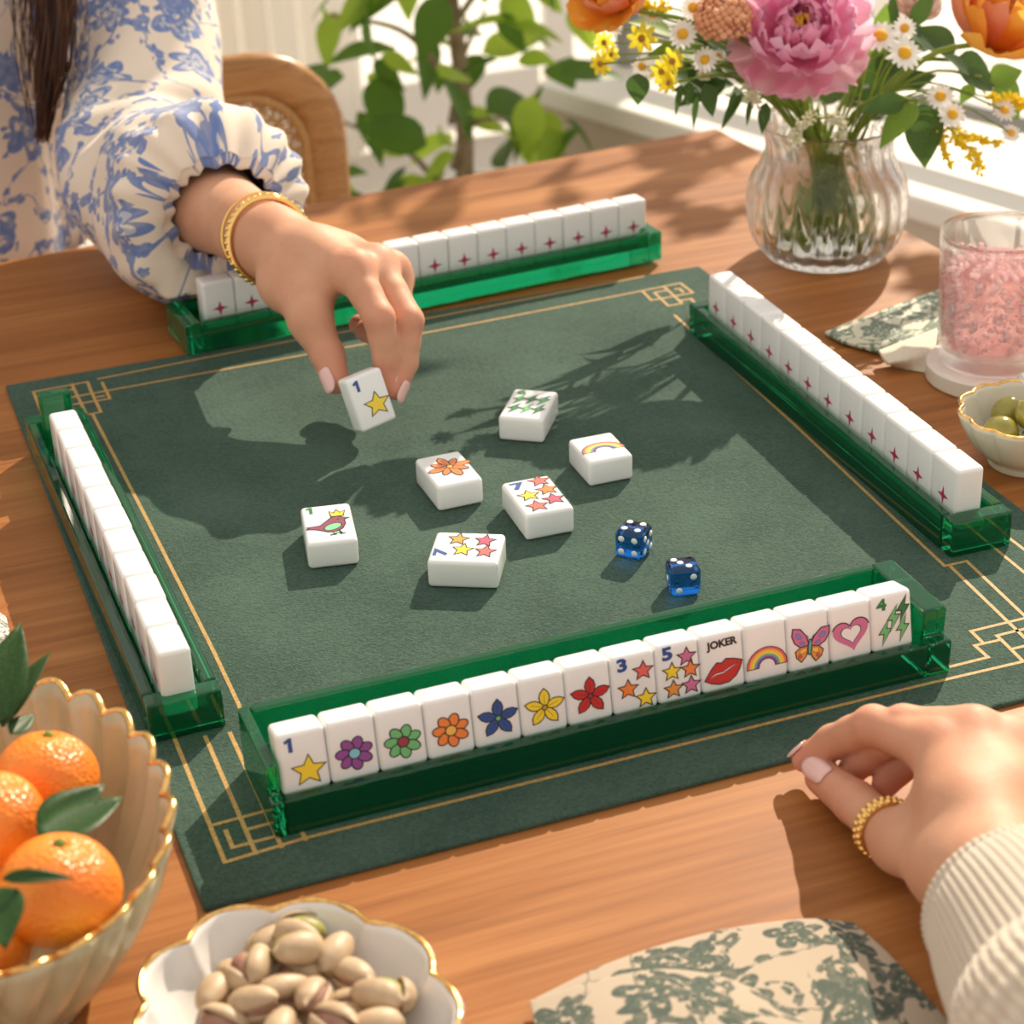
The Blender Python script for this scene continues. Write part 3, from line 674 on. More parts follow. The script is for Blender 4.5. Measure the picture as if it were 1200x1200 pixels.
double_flower('ranunculus', ro, TOCAM*.5+RGT*.45+Vector((0, 0, .6)), .053, [
    (7, 1.05, .95, .7, 1.15, .08, -.45, .25, .04), (8, 1.02, .88, .95, .80, .10, -.42, .25, .03), (8, .95, .78, 1.1, .52, .10, -.38, .2, .02), (8, .85, .62, 1.2, .30, .10, -.30, .2, .0), (7, .68, .46, 1.2, .12, .10, -.2, .2, .0), (6, .5, .34, 1.2, -.05, .07, -.1, .2, .0)],
    [m_orange_p, m_orange_p, m_coral_p], 'orange ranunculus on the side of the bouquet above the drinking glass', 'flower', None, 5, .0026)
lo = on_y(715, -6, .36)
double_flower('ranunculus', lo, TOCAM*.6-RGT*.4+Vector((0, 0, .5)), .036, [
    (7, 1.1, .95, .6, 1.25, .08, -.45, .3, .05), (8, 1.02, .88, .9, .85, .10, -.42, .25, .03), (8, .95, .75, 1.1, .55, .10, -.36, .2, .02), (7, .8, .6, 1.2, .28, .10, -.25, .2, .0), (6, .6, .4, 1.2, .08, .08, -.15, .2, .0)],
    [m_orange_p, m_orange_p, m_coral_p], 'orange and coral ranunculus on the side of the bouquet over the bare table', 'flower', None, 6, .0022)
pk = on_y(1075, 5, .44)
double_flower('carnation', pk, TOCAM*.5+Vector((.2, 0, .7)), .026, [(7, 1., .9, .5, 1.2, .08, -.4, .8, .12), (8, .95, .8, .7, .8, .1, -.38, .8, .12), (8, .85, .7, .8, .4, .1, -.3, 1., .12)], [m_palepink], 'small pale pink flower half hidden behind the peony', 'flower', None, 8, .0018)
# peach celosia: a domed head of tiny knobs
def celosia(px, py, y, R, seed):
    h = on_y(px, py, y); root = empty('celosia', h); tag(root, 'knobbly peach coloured flower head beside the peony', 'flower'); add_stem(root, h-Vector((0, 0, R*.4)), .0022, seed)
    rnd = random.Random(seed); V, F = [], []
    for i in range(170):
        z = 1-1.6*i/169; a = i*2.39996; q = math.sqrt(max(0, 1-z*z)); c = Vector((q*math.cos(a), q*math.sin(a), z*.85))*R*rnd.uniform(.82, 1.02); s = R*rnd.uniform(.10, .17)
        o = len(V); pv, pf = lathe([(.02*s, -s*.8), (s*.8, -s*.4), (s, .1*s), (s*.6, s*.7), (.02*s, s*.9)], 7)
        q2 = c.normalized().to_track_quat('Z', 'Y'); V += [c+q2 @ Vector(v) for v in pv]; F += [tuple(o+k for k in f) for f in pf]
    link('bloom', mesh('bloom', V, F, m_peach), root)
celosia(848, 22, .34, .021, 11)
# daisies
def daisy_meshes(n, R, m, cup, w, m_c, rc):
    V, F = [], []
    for i in range(n):
        a = 2*PI*i/n; rnd = random.Random(i*3+n); L = R*rnd.uniform(.88, 1.05); tl = rnd.uniform(-.12, .12)+cup; o = len(V); c, s = math.cos(a), math.sin(a)
        for k in range(5):
            u = k/4; ww = R*w*(.35+.65*math.sin(PI*(.15+u*.72))); ww *= 1 if k < 4 else .55
            for j in (-1, 0, 1):
                x = R*.18+L*.82*u; y = j*ww*.5; z = R*(tl*u*u)+abs(j)*R*.03
                V.append((x*c-y*s, x*s+y*c, z))
        for k in range(4):
            for j in range(2): F.append((o+k*3+j, o+(k+1)*3+j, o+(k+1)*3+j+1, o+k*3+j+1))
    pm = mesh('petals', V, F, m)
    V, F = lathe([(rc*R, -.02*R), (rc*R*1.02, .06*R), (rc*R*.8, .16*R), (rc*R*.4, .22*R), (.0001, .23*R)], 14); return pm, mesh('disc', V, F, m_c)
DPM = daisy_meshes(15, 1., m_white_p, -.06, .30, m_yeldisc, .36); YPM = daisy_meshes(8, 1., m_yel, .12, .42, mottled('brown_disc', (.30, .14, .03), (.45, .24, .04), .8, 500), .24)
def small_flower(name, px, py, y, R, ax, PM, label, group, seed, stem=True):
    h = on_y(px, py, y); root = empty(name, h); tag(root, label, 'flower', group)
    M = axis_m(ax) @ Matrix.Rotation(random.Random(seed).uniform(0, 6), 4, 'Z') @ Matrix.Scale(R, 4)
    for me in PM: o = link(me.name, me, root); o.matrix_local = M
    if stem: add_stem(root, h-Vector(ax).normalized()*R*.05, .0009, seed)
    return root
GD = 'white daisies in the vase'; rnd = random.Random(4)
DL = 'white daisy with a yellow centre on the peony side facing the orange ranunculus'
for k, (px, py, y, Rpx, lab) in enumerate([(800, 40, .345, 17, 0), (812, 9, .36, 15, 0), (765, 17, .37, 13, 0), (826, 70, .34, 15, 0), (842, 66, .35, 9, 0), (825, 88, .36, 9, 0), (752, 78, .38, 12, 0),
        (1032, 42, .31, 21, 1), (1060, 62, .30, 21, 1), (1060, 33, .33, 14, 1), (1102, 113, .30, 17, 2), (1116, 134, .29, 17, 2), (1177, 129, .31, 15, 2), (1185, 156, .30, 12, 2), (720, 32, .40, 10, 0), (1083, 41, .37, 8, 1)]):
    ax = TOCAM*.8 + Vector((rnd.uniform(-.35, .35), rnd.uniform(-.2, .2), .35+rnd.uniform(-.2, .25)))
    small_flower('daisy', px, py, y, Rpx/1460, ax, DPM, ['white daisy with a yellow centre among the yellow flowers', 'white daisy with a yellow centre right beside the pink peony', 'white daisy with a yellow centre hanging low over the drinking glass'][lab], GD, 40+k)
GY = 'yellow flowers in the vase'
for k, (px, py, y, Rpx) in enumerate([(708, 50, .37, 13), (752, 45, .36, 17), (703, 75, .38, 14), (716, 64, .385, 11), (788, 72, .345, 15), (775, 84, .35, 14), (783, 97, .345, 13)]):
    ax = TOCAM*.7 + Vector((rnd.uniform(-.4, .4), rnd.uniform(-.2, .2), rnd.uniform(-.1, .5)))
    small_flower('yellow_daisy', px, py, y, Rpx/1440, ax, YPM, 'small yellow flower with a brown centre at the edge of the bouquet', GY, 80+k)
# goldenrod sprays: arching stem with little yellow florets
def spray(name, pts, y, m, label, size, nper, seed, droop=.25, spread=.012, m_st=None):
    P = [on_y(px, py, y+dy) for px, py, dy in pts]; root = empty(name, P[-1]); tag(root, label, 'flower')
    rnd = random.Random(seed); base = stem_path(P[0], seed); path = spline([*[Vector(b) for b in base[:-1:3]], *P], 30)
    V, F = tube([Vector(p)-root.location for p in path], [.0013-.0008*i/29 for i in range(30)], 6); link('stem', mesh('stem', V, F, m_stem), root)
    pv, pf = lathe([(.0001, -1), (.55, -.5), (.75, .1), (.5, .7), (.0001, 1)], 6); V, F = [], []
    tail = spline([*P], 40)
    for q in tail[8:]:
        for _ in range(nper):
            d = Vector((rnd.gauss(0, 1), rnd.gauss(0, 1), rnd.gauss(0, 1)-droop)).normalized(); c = Vector(q)-root.location+d*rnd.uniform(.3, 1)*spread; s = size*rnd.uniform(.6, 1.2); o = len(V)
            qq = d.to_track_quat('Z', 'Y'); V += [c+qq @ Vector((v[0]*s*.55, v[1]*s*.55, v[2]*s)) for v in pv]; F += [tuple(o+i for i in f) for f in pf]
    link('florets', mesh('florets', V, F, m), root)
LBG = 'drooping spray of small yellow florets over the drinking glass'
spray('goldenrod', [(1092, 138, 0), (1104, 160, 0), (1112, 192, 0)], .30, m_yel, LBG+', hanging lowest', .0036, 2, 21, .2, .0045)
spray('goldenrod', [(1098, 136, 0), (1135, 160, 0), (1172, 168, 0)], .30, m_yel, LBG+', reaching outwards', .0036, 2, 22, .2, .0045)
spray('goldenrod', [(1102, 142, 0), (1134, 172, 0), (1148, 200, 0)], .295, m_yel, LBG+', curling down at its tip', .0036, 2, 23, .2, .0050)
spray('goldenrod', [(1140, 110, 0), (1180, 118, 0), (1206, 122, 0)], .32, m_yel, 'spray of yellow florets beside the low white daisies', .0035, 3, 24, .2, .006)
spray('cream_spray', [(955, 138, 0), (985, 140, 0), (980, 175, 0)], .315, m_bud, 'cream green bud spray drooping over the vase rim under the peony', .0022, 5, 25, .5, .006)
spray('cream_spray', [(955, 132, 0), (940, 145, 0), (930, 168, 0)], .315, m_bud, 'cream green bud spray hanging against the neck of the vase', .0022, 5, 26, .5, .006)
spray('goldenrod', [(790, 10, 0), (762, 8, 0), (735, -12, 0)], .37, m_yel, 'spray of yellow florets between the daisies and the coral ranunculus', .0034, 3, 27, .1, .007)
spray('cream_spray', [(880, 95, 0), (878, 105, 0), (884, 118, 0)], .34, m_bud, 'little cream bud cluster left hanging below the peony', .0030, 3, 28, .4, .006)
# foliage sprigs
LM = [leaf_mesh('leaf', 1., .55, m_leaf), leaf_mesh('leaf', 1., .42, m_leaf, .25, .4), leaf_mesh('leaf', 1., .62, m_leaf2)]
def sprig(head_px, y, leaves, label, seed, r=.0012):
    h = on_y(*head_px, y); root = empty('leafy_sprig', h); tag(root, label, 'foliage'); p = add_stem(root, h, r, seed)
    for (bx, by, tx, ty, wd, k, roll) in leaves:
        b, t = on_y(bx, by, y), on_y(tx, ty, y-.004); d = t-b; o = link('leaf', LM[k], root); x = d.normalized(); n = (TOCAM*.8+Vector((.2, .1, .5))); n = (n-x*n.dot(x)).normalized(); n = Quaternion(x, roll) @ n; yv = n.cross(x)
        L = d.length; W = L*wd; o.matrix_local = Matrix(((x.x*L, yv.x*W, n.x*L, b.x-h.x), (x.y*L, yv.y*W, n.y*L, b.y-h.y), (x.z*L, yv.z*W, n.z*L, b.z-h.z), (0, 0, 0, 1)))
    return root
sprig((1075, 120), .30, [(1080, 122, 1087, 200, 1.15, 0, .1), (1074, 122, 1028, 170, 1., 2, .4), (1060, 118, 1010, 128, .9, 0, -.3)], 'sprig with a big pointed dark leaf hanging beside the vase', 31, .0014)
sprig((772, 100), .355, [(748, 86, 747, 124, 1.5, 0, .2), (808, 96, 806, 125, 1.0, 0, .2), (826, 98, 838, 138, 1.1, 0, -.1), (800, 100, 789, 136, .6, 1, .3), (818, 112, 810, 152, .5, 1, .3)], 'drooping dark leaves below the yellow flowers', 32)
sprig((880, 120), .34, [(880, 118, 874, 148, .6, 1, .2), (898, 120, 892, 158, .8, 0, .2), (862, 108, 852, 128, .7, 1, 0)], 'short leaves hanging at the rim of the vase', 33)
sprig((1120, 70), .36, [(1120, 70, 1172, 100, 1.2, 0, .2), (1100, 60, 1050, 20, 1., 0, .3), (1120, 60, 1080, 30, 1.1, 0, -.2), (1160, 95, 1200, 80, 1.3, 2, .1), (1165, 100, 1200, 140, 1.4, 2, .2)], 'broad green leaves behind the orange ranunculus', 34, .002)
sprig((830, 60), .40, [(850, 90, 800, 60, 1., 0, .2), (860, 100, 790, 100, .9, 0, .1), (870, 80, 820, 40, 1., 0, 0), (880, 120, 830, 95, 1., 0, .4), (850, 60, 780, 30, .9, 0, -.2), (880, 100, 845, 70, 1.1, 0, .2)], 'mass of dark leaves behind the daisies', 35)
sprig((1030, 90), .42, [(1020, 110, 1060, 70, 1., 0, .1), (1010, 100, 1035, 40, .9, 0, .3), (1030, 110, 1090, 100, .9, 0, -.3), (1000, 120, 1050, 110, 1., 0, .2), (1040, 60, 1050, -10, .8, 1, .1), (990, 120, 1010, 70, 1., 0, .3)], 'dark leaves packed behind the peony and the daisies', 36)
sprig((1150, 90), .33, [(1135, 85, 1110, 62, 1.3, 0, .3), (1130, 86, 1170, 105, 1.1, 0, .0), (1140, 100, 1125, 120, 1.2, 2, .1)], 'rounded leaves hanging under the orange ranunculus', 37)
sprig((800, 60), .385, [(860, 70, 812, 20, 1., 0, .3), (840, 110, 770, 70, 1., 0, .2), (850, 95, 795, 120, .9, 0, .1), (870, 110, 842, 150, .7, 1, .2), (820, 60, 760, 60, .9, 2, .1), (850, 50, 815, -10, .9, 0, .2), (790, 40, 740, 20, .9, 2, .3)], 'leafy branch filling the gap behind the yellow flowers', 38)
sprig((1040, 60), .39, [(1030, 90, 1062, 40, 1., 0, .2), (1050, 100, 1100, 85, 1., 0, .1), (1040, 120, 1085, 128, .9, 0, .2), (1020, 70, 1040, 5, .8, 2, .2), (1060, 60, 1110, 40, 1., 0, -.2), (1010, 130, 1050, 140, .9, 0, .1), (1070, 30, 1095, -15, .9, 0, .1)], 'leafy branch filling the gap behind the white daisies by the peony', 39)
sprig((930, 110), .41, [(900, 110, 880, 70, 1., 0, .2), (960, 120, 1000, 90, 1., 0, .2), (920, 120, 905, 90, 1., 0, .2), (985, 120, 1020, 120, .9, 0, .2)], 'dark leaves under and behind the peony head', 41)
random.seed(17)

# ================================================================ drink on a marble coaster, napkin, olives
m_marble = mottled('pale_marble', (.80, .73, .67), (.70, .60, .54), .35, 22, 0, .001, 6)
CC = Vector((.379, .096, 0)); GZ = .0135
cv, cf = lathe([(.0005, 0), (.042, 0), (.0435, .0015), (.0435, .0115), (.042, .013), (.0005, .013)], 72)
tag(link('coaster', autosmooth(mesh('coaster', cv, cf, m_marble)), None, CC), 'round pale marble coaster under the pink drink', 'coaster')
def tumbler():
    r = empty('drinking_glass', CC+Vector((0, 0, GZ))); tag(r, 'cut glass tumbler of pink iced drink standing on the marble coaster', 'glass')
    H = .094; n = 160; NF = 20
    out = [(.0005, .001), (.030, .0), (.0345, .002), (.0360, .008), (.0375, .040), (.0388, .070), (.0400, H)]; inn = [(.0386, H), (.0374, .070), (.0360, .040), (.0345, .014), (.028, .0115), (.0005, .0115)]
    prof = list(spline(out, 34))+list(spline(inn, 24))
    def rad(t, k):
        if k >= 34: return 1, 0
        z = prof[k][1]; a = .035*min(1, max(0, z-.001)/.005)*max(0, min(1, (.068-z)/.01)); row = .5*math.cos(2*PI*z/.016) if z < .022 else .5
        return 1-a*abs(math.sin(NF/2*t))*(.6+.8*row), 0
    V, F = lathe(prof, n, rad); link('tumbler_body', mesh('tumbler_body', V, F, m_glass2), r)
    td = Mt('pink_drink', (1, .70, .70), .03, Transmission_Weight=.85, IOR=1.15)
    _tl = td.new('ShaderNodeBsdfTranslucent'); _tl.inputs[0].default_value = (1, .70, .72, 1); _mx = td.new('ShaderNodeMixShader'); _mx.inputs[0].default_value = .30
    td.nt.links.new(td.b.outputs[0], _mx.inputs[1]); td.nt.links.new(_tl.outputs[0], _mx.inputs[2]); td.nt.links.new(_mx.outputs[0], td.nt.nodes['Material Output'].inputs[0])
    wp = [(.0005, .0122), (.0255, .0122), (.0305, .0150), (.0315, .040), (.0325, .066), (.0320, .0705), (.0005, .0705)]; V, F = lathe(wp, 48); link('drink', mesh('drink', V, F, td.m), r)
    return r, H
TUM, TH_ = tumbler()
def ice():
    t = Mt('crushed_ice', (1, .88, .87), .12, Coat_Weight=1., IOR=1.45); _tl = t.new('ShaderNodeBsdfTranslucent'); _tl.inputs[0].default_value = (1, .74, .76, 1); _mx = t.new('ShaderNodeMixShader'); _mx.inputs[0].default_value = .45
    t.nt.links.new(t.b.outputs[0], _mx.inputs[1]); t.nt.links.new(_tl.outputs[0], _mx.inputs[2]); t.nt.links.new(_mx.outputs[0], t.nt.nodes['Material Output'].inputs[0])
    rnd = random.Random(3)
    V, F = [], []
    for i in range(760):
        z = rnd.uniform(.016, .0745); top = z > .066
        rr = (.0352+(z-.04)*.05)*.96; q = rr*math.sqrt(rnd.random()) if top else rr*rnd.uniform(.92, 1.01); a = rnd.uniform(0, 2*PI)
        c = Vector((q*math.cos(a), q*math.sin(a), z)); s = rnd.uniform(.0012, .0034); bm = bmesh.new(); bmesh.ops.create_icosphere(bm, subdivisions=1, radius=s)
        Q = Quaternion((rnd.gauss(0, 1), rnd.gauss(0, 1), rnd.gauss(0, 1), rnd.gauss(0, 1))).normalized(); o = len(V); sc = Vector((rnd.uniform(.6, 1.2), rnd.uniform(.6, 1.2), rnd.uniform(.5, 1)))
        for v in bm.verts: V.append(c+Q @ Vector((v.co.x*sc.x, v.co.y*sc.y, v.co.z*sc.z))*rnd.uniform(.75, 1.1))
        bm.verts.index_update(); F += [tuple(o+v.index for v in f.verts) for f in bm.faces]; bm.free()
    o = link('crushed_ice', mesh('crushed_ice', V, F, t.m, False), TUM); o['kind'] = 'stuff'
ice()
m_nap = floral('green_floral_linen', (.45, .36, .265), (.045, .068, .048), (.07, .095, .066), .040, True, 2.3, 1500, True, .85, 1.22)
def cloth(name, rows, thick, m, label, nu=40, nv=40, fn=None, hem=True):
    """rows: grid of control points (x, y, z) smoothed into a sheet"""
    g = np.array(rows, float); a = np.stack([spline(r, nu) for r in g]); b = np.stack([spline(a[:, j], nv) for j in range(nu)], 1)
    V = b.reshape(-1, 3); F = [(i*nu+j, i*nu+j+1, (i+1)*nu+j+1, (i+1)*nu+j) for i in range(nv-1) for j in range(nu-1)]
    du = np.linalg.norm(np.diff(b, axis=1), axis=2).mean(); dv = np.linalg.norm(np.diff(b, axis=0), axis=2).mean()
    uv = np.array([(j*du, i*dv) for i in range(nv) for j in range(nu)])
    o = link(name, mesh(name, V, F, m, True, None, uv)); s = o.modifiers.new('s', 'SOLIDIFY'); s.thickness = thick; s.offset = 1
    bv = o.modifiers.new('b', 'BEVEL'); bv.width = thick*.3; bv.segments = 2; bv.limit_method = 'ANGLE'
    if label: tag(o, label, 'napkin')
    return o
def zq(px, py, z): p = on_z(px, py, z); return (p.x, p.y, z)
# near napkin: lower sheet with an upper fold
nk = cloth('napkin', [[zq(628, 1168, .002), zq(720, 1125, .004), zq(830, 1092, .004), zq(940, 1076, .0025), zq(1000, 1080, .002)],
                      [zq(640, 1215, .003), zq(740, 1180, .008), zq(850, 1150, .007), zq(960, 1120, .004), zq(1040, 1115, .002)],
                      [zq(640, 1290, .003), zq(760, 1270, .010), zq(880, 1240, .010), zq(1000, 1200, .006), zq(1085, 1165, .002)],
                      [zq(650, 1400, .003), zq(780, 1380, .006), zq(910, 1350, .006), zq(1040, 1300, .004), zq(1150, 1240, .002)]], .0022, m_nap, 'cream napkin with green flower print lying beside the ringed hand')
fo = cloth('folded_layer', [[zq(620, 1172, .0062), zq(690, 1150, .0100), zq(770, 1135, .0125), zq(840, 1142, .0125), zq(890, 1160, .0120)],
                            [zq(632, 1230, .0070), zq(710, 1200, .0135), zq(790, 1182, .0155), zq(870, 1185, .0155), zq(950, 1200, .0125)],
                            [zq(640, 1300, .0070), zq(730, 1280, .0145), zq(820, 1265, .0155), zq(920, 1260, .0155), zq(1010, 1262, .0125)],
                            [zq(650, 1395, .0065), zq(760, 1375, .0100), zq(860, 1360, .0100), zq(960, 1330, .0100), zq(1060, 1318, .0085)]], .0024, m_nap, None)
fo.parent = nk
# napkin behind the rack, next to the coaster
m_nap2 = floral('sage_print_linen', (.62, .60, .47), (.105, .16, .115), (.20, .26, .20), .028, True, 5.1, 1500, True, .85, 1.3)
m_cream = mottled('cream_linen', (.74, .66, .54), (.68, .60, .48), .85, 300, .3, .0006)
n2 = cloth('napkin', [[zq(966, 388, .004), zq(1020, 368, .006), zq(1090, 342, .006), zq(1150, 322, .004)], [zq(990, 400, .005), zq(1040, 392, .009), zq(1110, 375, .008), zq(1175, 360, .005)], [zq(1030, 412, .004), zq(1060, 404, .008), zq(1110, 392, .008), zq(1170, 380, .005)]], .003, m_nap2, 'sage green print napkin tucked behind the marble coaster', 30, 24)
n3 = cloth('hem_layer', [[zq(1030, 410, .010), zq(1062, 398, .0125), zq(1098, 384, .0125)], [zq(1036, 420, .0095), zq(1066, 410, .0125), zq(1098, 398, .0125)], [zq(1042, 426, .0085), zq(1068, 420, .0110), zq(1096, 410, .0110)], [zq(1044, 430, .001), zq(1066, 434, .001), zq(1090, 437, .001)]], .003, m_cream, None, 20, 20); n3.parent = n2
n4 = cloth('napkin', [[zq(-60, 700, .003), zq(-20, 706, .006), zq(8, 722, .003)], [zq(-60, 740, .004), zq(-22, 740, .008), zq(12, 745, .003)], [zq(-60, 780, .003), zq(-25, 778, .005), zq(5, 770, .002)]], .003, floral('speckled_linen', (.66, .62, .55), (.10, .10, .09), (.30, .30, .28), .012, True, 1.1, 1500), 'small speckled cloth at the table side behind the orange bowl', 16, 16)

# ---- scalloped bowls
m_goldrim = mottled('gold_lustre', (.90, .58, .22), (.72, .40, .12), .18, 300, .3, .0006, Metallic=1.)
def scalloped(name, loc, a, b, H, base, NF, amp, mats, label, cat, rim_r, rot=0., flute=.0, beads=False, thick=.003, rise=.0, twist=0., prof=None):
    r = empty(name, loc, rot); tag(r, label, cat); n = NF*14
    pts = prof or [(base*.2, .0005), (base*.9, .0), (base, .002), (base*1.05, .006), (base+(1-base)*.45, H*.36), (base+(1-base)*.82, H*.72), (1., H)]
    out = spline(pts, 22)
    def lob(t): return abs(math.cos(NF/2*t))**.9
    def rad(t, f): return 1-amp*(1-lob(t))*f**1.3-flute*(1-lob(t))*math.sin(PI*min(1, f*1.1))
    V, F = [], []
    rings = [(q, z, 0.) for q, z in out]+[(q-thick/a*1.0, max(z, .003)+(.0 if k else -.0), 1.) for k, (q, z) in enumerate(out[::-1]) if q > .25]
    for q, z, inner in rings:
        f = max(0., min(1, z/H))
        for i in range(n):
            t = 2*PI*i/n; tt = t+twist*f; s = rad(t, f); V.append((a*q*s*math.cos(tt), b*q*s*math.sin(tt), z + rise*(lob(t)-.5)*f**4 + (.0012 if inner and z < .02 else 0)))
    m = len(rings)
    for k in range(m-1):
        for i in range(n): F.append((k*n+i, k*n+(i+1) % n, (k+1)*n+(i+1) % n, (k+1)*n+i))
    F.append(tuple(range(n))[::-1]); F.append(tuple((m-1)*n+i for i in range(n)))
    link('bowl', mesh('bowl', V, F, mats[0]), r)
    path = []
    for i in range(n):
        t = 2*PI*i/n; s = rad(t, 1); q = 1-thick/a*.5; path.append(Vector((a*q*s*math.cos(t+twist), b*q*s*math.sin(t+twist), H+rise*(lob(t)-.5))))
    V, F = tube(path, [rim_r*(1+(.35 if beads and (i % 5) < 2 else 0)) for i in range(n)], 8, False, closed=True); link('gold_rim', mesh('gold_rim', V, F, mats[1]), r)['label'] = 'gilded scalloped rim'
    return r
m_por = plain('white_porcelain', (.80, .77, .74), .12, Coat_Weight=.5); m_cer = mottled('cream_ceramic', (.72, .67, .56), (.66, .61, .50), .25, 20)
tcel = Mt('pale_celadon_glaze', (.48, .45, .30), .18); v = tcel.coord('Object', (30, 30, 6)); tcel.set('Base Color', tcel.mix(tcel.noise(v, 1.5, 4).step(.3, .7), (.42, .40, .25), (.60, .55, .38))); m_cel = tcel.m
# olives
OB = on_z(1207, 480, .037); OB.z = 0; ORX = .0455
scalloped('olive_bowl', OB, ORX, ORX, .037, .52, 12, .07, (m_cer, m_goldrim), 'small cream scalloped bowl of green olives with a gold rim', 'bowl', .0013, .2, .02)
m_olive = mottled('green_olive', (.23, .205, .025), (.32, .28, .045), .18, 60, Coat_Weight=.5)
def olive(x, y, z, r, q, lab):
    V, F = lathe([(r*math.sin(PI*k/14)+.00001, -r*1.12*math.cos(PI*k/14)) for k in range(15)], 20); o = link('olive', mesh('olive', V, F, m_olive), None, (OB.x+x, OB.y+y, OB.z+z), q); tag(o, lab, 'olive', 'olives in the small bowl')
olive(-.0205, .0, .0255, .0105, (1.3, .2, .4), 'shiny green olive against the inner wall of the small bowl'); olive(-.001, .021, .0265, .0102, (1.2, .4, 1.4), 'shiny green olive heaped in the middle of the small bowl')
olive(.0005, -.0015, .0345, .0104, (1.5, .1, 2.4), 'shiny green olive heaped in the middle of the small bowl'); olive(-.005, -.0225, .0240, .0104, (1.1, .1, .9), 'shiny green olive heaped in the middle of the small bowl')
olive(.0215, .005, .0270, .0104, (1.4, .1, 1.2), 'shiny green olive heaped in the middle of the small bowl'); olive(.018, -.018, .0262, .0100, (1.2, .3, 2.2), 'shiny green olive heaped in the middle of the small bowl')
olive(-.009, .0, .0118, .0098, (1.2, .3, 1.2), 'shiny green olive heaped in the middle of the small bowl'); olive(.012, .006, .0118, .0098, (1.2, .3, .2), 'shiny green olive heaped in the middle of the small bowl')
pk_a = OB+Vector((.001, -.012, .040)); V, F = tube([pk_a+Vector((.0, -.014, -.006)), pk_a, pk_a+Vector((-.002, .014, .012)), pk_a+Vector((-.003, .022, .017))], [.0006, .0011, .0013, .0026], 8)
tag(link('cocktail_pick', mesh('cocktail_pick', V, F, plain('clear_plastic', (.95, .9, .85), .15, Transmission_Weight=.6))), 'clear cocktail pick lying across the olives', 'pick')

# pistachios
PBC = on_z(345, 1180, .036); PBC.z = 0
scalloped('nut_bowl', PBC, .0635, .073, .036, .50, 9, .10, (m_por, m_goldrim), 'white scalloped bowl of pistachios with a beaded gold rim', 'bowl', .0011, .35, .03, True)
m_shell = mottled('pistachio_shell', (.56, .41, .26), (.44, .30, .18), .5, 90, .2, .0008); m_kern = mottled('pistachio_kernel', (.34, .37, .05), (.26, .20, .06), .5, 140); m_skin_n = mottled('pistachio_skin', (.28, .11, .11), (.36, .20, .12), .6, 140)
def half_shell(L, W, T):
    V, F, nu, nv = [], [], 11, 12
    for i in range(nu):
        u = i/(nu-1); x = -L+2*L*u; r = math.sqrt(max(0, 1-(2*u-1)**2))*(1-.22*u); r = max(r, .02)
        for j in range(nv):
            t = -PI/2+PI*j/(nv-1); V.append((x, W*r*math.sin(t), T*r*math.cos(t)))
    for i in range(nu-1):
        for j in range(nv-1): F.append((i*nv+j, (i+1)*nv+j, (i+1)*nv+j+1, i*nv+j+1))
    return V, F
def shell_mesh():
    V, F = half_shell(.0120, .0080, .0076); bm = bmesh.new(); vs_ = [bm.verts.new(v) for v in V]
    for f in F: bm.faces.new([vs_[i] for i in f])
    bmesh.ops.recalc_face_normals(bm, faces=bm.faces); bmesh.ops.solidify(bm, geom=bm.faces[:], thickness=.0008); return bm_mesh('shell_half', bm, m_shell)
SHM = shell_mesh(); V, F = lathe([((.0066)*math.sin(PI*k/10)+1e-5, -.0100*math.cos(PI*k/10)) for k in range(11)], 12); V = [(z, y, x) for x, y, z in V]
KM = mesh('kernel', V, F, m_kern); KM2 = mesh('kernel', V, F, m_skin_n)
def pistachio(loc, rot, gape, lab, k):
    r = empty('pistachio', PBC+Vector(loc)); r.rotation_euler = rot; tag(r, lab, 'nut', 'pistachios in the white bowl')
    for s in (0, 1):
        o = link('shell_half', SHM, r); o.matrix_local = Matrix.Translation((-.0114, 0, 0)) @ Matrix.Rotation((-gape if s == 0 else gape), 4, 'Y') @ (Matrix.Rotation(PI, 4, 'X') if s else Matrix.Identity(4)) @ Matrix.Translation((.0114, 0, .0002))
    link('kernel', KM if k else KM2, r)
rp = random.Random(12)
def nuts():
    spots = []
    def put(px, py, z, gape, k, rot, lab): p = on_z(px, py, z)-PBC; spots.append(p); pistachio((p.x, p.y, z), rot, gape, lab, k)
    OPEN = 'gaping pistachio showing its green kernel, on top of the heap'; SHUT = 'tan pistachio in a nearly closed shell in the heap'
    put(355, 1092, .031, .50, 1, (1.2, .1, -.35), OPEN); put(345, 1112, .037, .55, 1, (-.9, .0, 2.9), OPEN); put(452, 1165, .031, .52, 1, (-1.1, .3, 2.0), OPEN); put(288, 1137, .032, .42, 0, (1.2, .2, 1.5), 'split pistachio showing a purplish kernel in the heap')
    for px, py, z in [(392, 1120, .032), (415, 1146, .030), (252, 1170, .028), (298, 1178, .034), (368, 1170, .036), (333, 1164, .032), (315, 1105, .026), (262, 1205, .03), (330, 1210, .037), (390, 1200, .037), (440, 1205, .030), (418, 1180, .026), (352, 1140, .027), (300, 1240, .034), (365, 1245, .036), (420, 1235, .032), (275, 1150, .022), (250, 1235, .026), (460, 1235, .026), (330, 1275, .032), (395, 1280, .030)]:
        put(px, py, z, rp.uniform(.08, .2), 0, (rp.uniform(-1.2, 1.2), rp.uniform(-.4, .4), rp.uniform(0, 6.28)), SHUT)
    for i in range(16):
        a = i*2.4; q = .030*math.sqrt((i+.5)/16); put2 = Vector((q*math.cos(a), q*math.sin(a)*1.15, .0135)); pistachio(put2, (rp.uniform(-.5, .5), rp.uniform(-.2, .2), rp.uniform(0, 6.28)), .1, SHUT, 0)
nuts()

